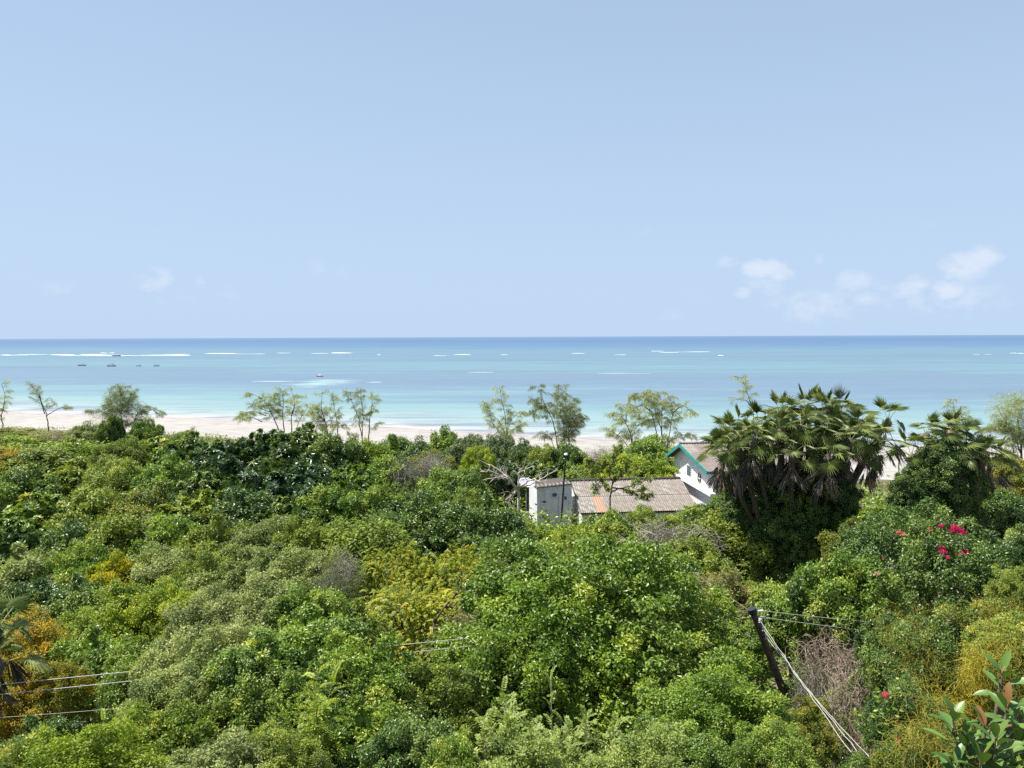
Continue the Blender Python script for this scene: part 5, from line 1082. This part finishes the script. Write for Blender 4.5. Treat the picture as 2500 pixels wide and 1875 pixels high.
palm([(1764, 1108, 40.5, 14, 14), (1784, 1064, 42, 13, 6), (1806, 1052, 43, 12, 5), (1852, 1040, 42.5, 13, 5), (1905, 1020, 43, 13, 5), (1965, 1006, 43, 14, 4), (2010, 1012, 42, 14, 6), (2052, 1010, 43, 13, 5),
      (2096, 1048, 41.5, 14, 8), (2168, 1030, 43, 6, 5), (1985, 1070, 40.5, 15, 12), (1880, 1088, 41, 14, 11), (2050, 1095, 40.5, 14, 13), (2120, 1105, 41.5, 12, 11), (1818, 1108, 41, 12, 11), (1935, 1075, 41, 12, 9), (2030, 1050, 41, 11, 5),
      (1800, 1092, 39.8, 10, 6), (1838, 1078, 39.8, 10, 5), (1902, 1056, 40.5, 9, 4), (1955, 1044, 40.6, 9, 3), (2075, 1078, 39.8, 10, 6), (2142, 1078, 40.8, 9, 6), (1935, 1112, 39.4, 8, 8), (2020, 1118, 39.2, 8, 9)],
     (pbx.x, PY + .3), 'tall many headed fan palm clump with hanging dead fronds beside the white house', 41, scale=.9)
p2 = at(2330, 1250, 45.5)
palm([(2262, 1062, 46, 6, 3), (2320, 1056, 45.5, 14, 4), (2358, 1086, 46, 12, 6), (2400, 1112, 45, 13, 10), (2425, 1125, 46, 10, 8), (2225, 1115, 45.5, 9, 5), (2345, 1125, 44.5, 10, 6), (2300, 1100, 47, 8, 3)],
     (p2.x, 45.8), 'smaller fan palm clump smothered in dark ivy right of the tall one', 42, scale=1.0)
pl = at(-30, 1545, 17.5)
palm([(-12, 1545, 17.6, 11, 5), (-16, 1622, 17.2, 9, 5)], (pl.x - .8, 17.6), 'fan palm at the picture edge reaching over the golden bush', 43, scale=.62)
# ivy climbing the palms
def ivy(px, py_top, py_bot, hw, Y, label, mat='dark'):
    a = at(px, py_top, Y); b_ = at(px, py_bot, Y); g = float(gz(a.x, a.y)); t = thing('ivy', label, 'climbing plant', (a.x, a.y, g), 'ivy on the palms', PR.uniform(0, 6.28)); rx = hw / FPX * Y; H = a.z - max(g, b_.z - .5)
    nk = max(2, int(math.ceil(H / (rx * 1.1))))
    for q in range(nk):
        zc = a.z - g - rx * 1.2 - (H - rx * 1.2) * q / (nk - 1); link('foliage', PROTO['fmed'][q % 4], MT[mat], t, (PR.uniform(-.3, .3) * rx, PR.uniform(-.3, .3) * rx, zc), (0, 0, PR.uniform(0, 6)), (rx / 3, rx / 3, rx / 3))
    link('stem', TRUNKS[0], MT['bark'], t, (0, 0, -.1), None, (.5, .5, a.z - g - .5))
ivy(1880, 1150, 1330, 62, 41.8, 'dark ivy hanging between the left trunks of the tall palm'); ivy(1965, 1130, 1360, 66, 41.6, 'dark ivy column at the centre of the tall palm'); ivy(1805, 1150, 1260, 40, 42.4, 'ivy on the leaning left trunk of the tall palm')
ivy(2050, 1160, 1330, 52, 41.6, 'ivy among the dead fronds right of the tall palm centre'); ivy(2290, 1082, 1290, 66, 45.0, 'thick dark ivy smothering the second palm clump'); ivy(2365, 1120, 1270, 48, 45.2, 'dark ivy on the right trunk of the second palm clump'); ivy(2215, 1150, 1290, 44, 44.0, 'dark ivy between the two palm clumps')
ivy(1930, 1240, 1400, 58, 40.5, 'shaded ivy at the foot of the tall palm')

# ================================================================== FLOWERS, THREADS, SAPLINGS, RUBBER TREE
boug = [o for o in bpy.data.objects if o.name.startswith('bougainvillea')][0]
def flower_mesh(seed):
    rs = np.random.RandomState(seed); mb = MB(); n = 90; d = rdir(rs, n) * rs.rand(n, 1) ** .5 * np.array([.26, .2, .15]); mb.leaves(d, rdir(rs, n) + np.array([0, -.3, .4]), rdir(rs, n), .095, .08, .15, np.clip(rs.normal(.5, .25, n), 0, 1)); return mb.mesh('flower_cluster')
FL = [flower_mesh(i) for i in range(3)]
bpy.context.view_layer.update()
dg_ = bpy.context.evaluated_depsgraph_get()
def hit_pt(px, py, back=.12):
    """point on whatever growth stands at this photo point"""
    d = ray(px, py).normalized(); ok, loc, nn, idx, ob, mw = SC.ray_cast(dg_, Vector((0, 0, CAMZ)) + d * 6, d)
    return (loc - d * back) if ok else at(px, py, 30)
bi = boug.matrix_world.inverted()
for i, (px, py, s, mt) in enumerate(((2331, 1288, 1.0, 'flower'), (2344, 1300, 1.1, 'flower'), (2352, 1302, .7, 'flower'), (2355, 1350, 1.25, 'flower'), (2300, 1340, 1.0, 'flower'), (2302, 1347, .7, 'flower'), (2272, 1292, .6, 'flower'), (2297, 1284, .5, 'flower'), (2196, 1302, .75, 'flower'), (2207, 1306, .6, 'flowerp'), (2313, 1361, .45, 'flower'), (2154, 1362, .4, 'flower'), (2140, 1400, .5, 'flowerp'), (2322, 1296, .5, 'flower'))):
    p = bi @ hit_pt(px, py); link('flower_cluster', FL[i % 3], MT[mt], boug, p, (0, 0, i), (s * .85,) * 3)
for (px, py, s, mt, lab) in ((1988, 1332, .8, 'flowerp', 'cream bracts on the arching spray by the palm foot'), (2012, 1387, .45, 'flowerp', 'single pale pink bracts left of the flowered mound'), (2162, 1696, .55, 'flower', 'magenta bracts beside the bright leafy shoots'), (2112, 1766, .5, 'flower', 'magenta bracts on top of the brown dead tangle'),
                             (2088, 1804, .42, 'flower', 'magenta bracts beside the service wires'), (2188, 1790, .4, 'flower', 'upper magenta bracts at the right end of the brown tangle'), (2194, 1808, .5, 'flower', 'lower magenta bracts at the right end of the brown tangle')):
    p = hit_pt(px, py); o = link('bougainvillea_spray', None, None, None, p); tag(o, lab, 'flowers', 'stray bougainvillea sprays'); c = link('flower_cluster', FL[0], MT[mt], o, (0, 0, 0), (0, 0, px), (s * .62,) * 3)
    rs = np.random.RandomState(int(px)); mb = MB(); mb.leaves(rs.normal(0, .16, (60, 3)), rdir(rs, 60), rdir(rs, 60), .09, .05, .1, np.clip(rs.normal(.5, .2, 60), 0, 1)); mb.build('leaves', MT['mid'], o)
# yellow parasitic threads draped over the growth
def threads(name, label, cells, n, seed, wid=.006, mat='dodder', seg=12, stp=.10, fall=.6, off=.12):
    """threads start where the photo shows them, lie on the growth there and run down it"""
    rs = np.random.RandomState(seed); S = []
    for (x0, y0, x1, y1, wgt) in cells:
        k = max(3, int(60 * wgt))
        for _ in range(k):
            u = rs.rand(); px = x0 + (x1 - x0) * u + rs.normal(0, 10); py = y0 + (y1 - y0) * u + rs.normal(0, 10); S.append(tuple(hit_pt(px, py, off)))
    S = np.array(S); k = rs.choice(len(S), n); P = S[k] + rs.normal(0, .13, (n, 3)); d = nrm(rdir(rs, n) + np.array([0, -.15, -.3])); pts = [P]
    for _ in range(seg):
        d = nrm(d + rdir(rs, n) * .6 + np.array([0, 0, -.16 * fall])); P = P + d * stp * rs.uniform(.5, 1.3, (n, 1)); pts.append(P)
    mb = MB(); pts = np.stack(pts, 1); o = pts[:, 0].mean(0); ribbons(mb, pts - o, np.full((n, seg + 1), wid) * rs.uniform(.6, 1.3, (n, 1)), np.clip(rs.normal(.5, .22, n), 0, 1), rs)
    ob = mb.build(name, MT[mat]); ob.location = o; return tag(ob, label, 'vine', 'yellow thread vines')
threads('thread_vine', 'dense golden thread vine sweeping down to the rubber tree', [(2445, 1540, 2345, 1690, 1.4), (2420, 1590, 2340, 1680, 1.2), (2360, 1680, 2270, 1720, 1.0), (2350, 1700, 2300, 1760, 1.0), (2380, 1650, 2370, 1720, .8)], 2600, 1, wid=.0027, seg=8, stp=.06, fall=1.0, off=.05)
threads('thread_vine', 'loose olive thread vine hanging below the flowered mound', [(2150, 1470, 2230, 1640, 1), (2230, 1480, 2290, 1640, 1), (2240, 1640, 2250, 1760, .8)], 700, 2, wid=.0026, seg=14, stp=.06, mat='thread', off=.05)
threads('thread_vine', 'sunlit thread vine on the slope above the golden sweep', [(2400, 1500, 2500, 1480, 1), (2430, 1540, 2500, 1600, 1), (2480, 1640, 2490, 1760, .8)], 800, 3, wid=.0026, stp=.06, mat='thread', off=.05)
threads('thread_vine', 'thin thread vine over the brown twiggy bush left of the rubber tree', [(2230, 1790, 2300, 1840, 1), (2260, 1760, 2310, 1870, .7)], 400, 4, wid=.0026, stp=.06, mat='thread', off=.05)

# young trees with compound leaves
def spray_mesh(name, seed, pairs=8, ln=.42, lf=.115, wd=.042, arch=.3):
    rs = np.random.RandomState(seed); mb = MB(); B, D, U, Lx = [], [], [], []
    for i in range(pairs):
        u = .18 + .8 * i / (pairs - 1); y = u * ln; z = .12 * math.sin(u * 1.6) - arch * u * u * ln
        for s in (-1, 1):
            B.append((0, y, z)); D.append((s, .55 + .3 * u, .12 + rs.normal(0, .12))); U.append((rs.normal(0, .2), rs.normal(0, .2), 1)); Lx.append(lf * (1 - .35 * abs(u - .5)) * rs.uniform(.85, 1.1))
    B.append((0, ln, .12 - arch * ln)); D.append((0, 1, -.3)); U.append((0, 0, 1)); Lx.append(lf * .9)
    mb.leaves(np.array(B), np.array(D, float), np.array(U, float), np.array(Lx), wd, .1, np.clip(rs.normal(.5, .15, len(B)), 0, 1), mid=.55)
    mb.tube([(0, 0, 0), (0, ln * .5, .12 * math.sin(.8) - arch * .25 * ln), (0, ln, .12 * math.sin(1.6) - arch * ln)], [.006, .003], 3, a=.7)
    return mb.mesh(name)
SPR = [spray_mesh('leaf_spray', i, 6, .30, .095, .05, .1) for i in range(3)]; SPRF = [spray_mesh('leaf_spray', 9 + i, 14, .62, .10, .03, .5) for i in range(2)]
def sapling(px, py, Y, label, hgt=2.2, br=5, per=9, mat='pale', seed=0, sprs=SPR, sc=1.0, bark='barkpale'):
    rr_ = random.Random(seed); tp = at(px, py, Y); g = float(gz(tp.x, tp.y)); t = thing('sapling', label, 'sapling', (tp.x, tp.y, g), 'young trees with compound leaves'); H = tp.z - g
    m = MB(); P = [(0, 0, -.1), (.06, .03, H * .4), (-.05, 0, H - hgt), (.02, 0, H - hgt * .4), (0, 0, H - .1)]; m.tube(P, [.05, .014, .005], 7); m.build('trunk', MT[bark], t, smooth=True)
    nodes = [(Vector((0, 0, H - .15 - hgt * .55 * (k / (per + 2.0)))), k) for k in range(per + 3)]
    for b in range(br):
        a = b * 2.4 + rr_.random(); z0 = H - hgt * rr_.uniform(.35, .95); ln = rr_.uniform(.5, 1.0) * hgt * .45; d = Vector((math.cos(a), math.sin(a), rr_.uniform(.5, 1.3))).normalized(); p0 = Vector((0, 0, z0)); p1 = p0 + d * ln + Vector((0, 0, .12))
        m = MB(); m.tube([p0, p0.lerp(p1, .5) + Vector((0, 0, -.04)), p1], [.018, .006], 5); m.build('branch', MT[bark], t, smooth=True)
        for k in range(per): nodes.append((p0.lerp(p1, .25 + .75 * k / (per - 1)), k + b))
    for (p, k) in nodes:
        a = k * 2.39996 + rr_.uniform(-.3, .3); elv = R(rr_.uniform(5, 60)); d = Vector((math.cos(a) * math.cos(elv), math.sin(a) * math.cos(elv), math.sin(elv))); s = sc * rr_.uniform(.75, 1.15)
        link('leaf_spray', sprs[rr_.randrange(len(sprs))], MT[mat], t, p, aim(d, rr_.uniform(-.4, .4)), (s, s, s))
    return t
SAP = [(1345, 1650, 15.5, 'tallest young sapling with a thin pale bare stem in the bottom row', 2.6, 4, 7), (1235, 1705, 15.0, 'leafy sapling left of the tallest one in the bottom row', 2.0, 6, 9), (1180, 1750, 14.5, 'bushy pale sapling, second from the left end of the bottom row', 1.9, 6, 9), (1110, 1790, 14.2, 'sapling at the left end of the bottom row', 1.7, 5, 8),
       (1290, 1770, 14.2, 'short dense sapling just below the tallest one', 1.8, 7, 10), (1430, 1740, 14.6, 'sapling right of the tallest one with upright tips', 2.0, 6, 9), (1500, 1770, 14.2, 'pale sapling in the middle of the right half of the bottom row', 1.8, 6, 10), (1570, 1780, 14.2, 'sapling with curled tips near the vivid green bush', 1.8, 6, 9), (1660, 1760, 14.6, 'drooping pale sapling in front of the vivid green bush', 2.0, 5, 9), (1385, 1810, 13.6, 'lowest sapling under the tallest one at the bottom edge', 1.6, 7, 10)]
for i, (px, py, Y, lab, hg, br, per) in enumerate(SAP): sapling(px, py, Y, lab, hg, br, per, seed=i, sc=.95)
sapling(772, 1628, 15.0, 'feathery young sapling alone before the green trees', 2.2, 4, 9, 'lime', 55, SPRF, .85, 'bark')
sapling(765, 1700, 14.6, 'second feathery sapling just below the first', 1.6, 4, 8, 'lime', 56, SPRF, .8, 'bark')
sapling(310, 1740, 15.0, 'pale feathery sapling in the lime bush below the long wires', 1.4, 3, 6, 'lime', 57, SPRF, .8)

# rubber tree with large leathery leaves
def big_leaf(name, seed, ln=.27, wd=.105, bend=.10):
    rs = np.random.RandomState(seed); mb = MB(); prof = [(0, .04), (.12, .45), (.3, .85), (.5, 1.0), (.7, .88), (.88, .5), (1.0, .0)]; V = []
    for (u, w_) in prof:
        z = -bend * ln * (u * 1.3) ** 2 + .03 * u; V += [(-wd / 2 * w_, .04 + u * ln, z + .022 * w_), (0, .04 + u * ln, z), (wd / 2 * w_, .04 + u * ln, z + .022 * w_)]
    Q = [(i * 3 + k, i * 3 + k + 1, i * 3 + k + 4, i * 3 + k + 3) for i in range(6) for k in range(2)]; mb.add(V, Q, a=.5 + rs.normal(0, .12)); mb.tube([(0, 0, 0), (0, .05, .0)], .004, 4, a=.9)
    return mb.mesh(name, smooth=True)
BL_ = [big_leaf('leaf', i, bend=b) for i, b in enumerate((.05, .14, .24))]
rbase = at(2410, 1900, 8.6); g = float(gz(rbase.x, rbase.y)); RT = thing('rubber_tree', 'rubber tree with large leathery dark leaves in the bottom corner', 'rubber tree', (rbase.x, rbase.y, g)); inv = Vector((rbase.x, rbase.y, g)); rr_ = random.Random(12)
fork = Vector((0, .1, at(2410, 2000, 8.6).z - g)); m = MB(); m.tube([(0, 0, -.1), (.08, 0, fork.z * .5), tuple(fork)], [.16, .08], 9); m.build('trunk', MT['bark'], RT, smooth=True)
for i, (px, py, Y, nl) in enumerate(((2440, 1640, 8.8, 12), (2455, 1722, 8.5, 12), (2322, 1752, 8.2, 11), (2400, 1765, 8.3, 10), (2425, 1800, 8.0, 13), (2355, 1812, 8.1, 12), (2390, 1850, 7.9, 11), (2330, 1868, 8.0, 8), (2480, 1800, 8.4, 9), (2470, 1868, 8.2, 9), (2430, 1890, 8.0, 9), (2300, 1905, 8.2, 8), (2370, 1780, 8.9, 9), (2350, 1850, 8.4, 11), (2450, 1845, 8.3, 11), (2490, 1740, 8.8, 8), (2410, 1830, 8.6, 11))):
    tp = at(px + 5, py + 8, Y) - inv; m = MB(); dirv = (tp - fork).normalized(); m.tube([fork, fork.lerp(tp, .5) + Vector((rr_.uniform(-.1, .1), 0, -.08)), tp], [.04, .014], 6); m.build('branch', MT['bark'], RT, smooth=True)
    for k in range(nl):
        a = k * 2.39996 + i; u = k / nl; elv = R(68 - 85 * u + rr_.uniform(-8, 8)); d = Vector((math.cos(a) * math.cos(elv), math.sin(a) * math.cos(elv), math.sin(elv))); s = rr_.uniform(.8, 1.12)
        mt = 'rubberold' if rr_.random() < .03 else 'rubber'; link('leaf', BL_[rr_.randrange(3)], MT[mt], RT, tp - Vector((0, 0, .34 * u)) + dirv * .0, aim(d, rr_.uniform(-.35, .35)), (s, s, s))
    if i % 2 == 0:
        m = MB(); m.tube([tp, tp + Vector((.02, 0, .06)), tp + Vector((.05, -.01, .15))], [.012, .011, .001], 6); m.build('leaf_sheath', MT['sheath'], RT, smooth=True)
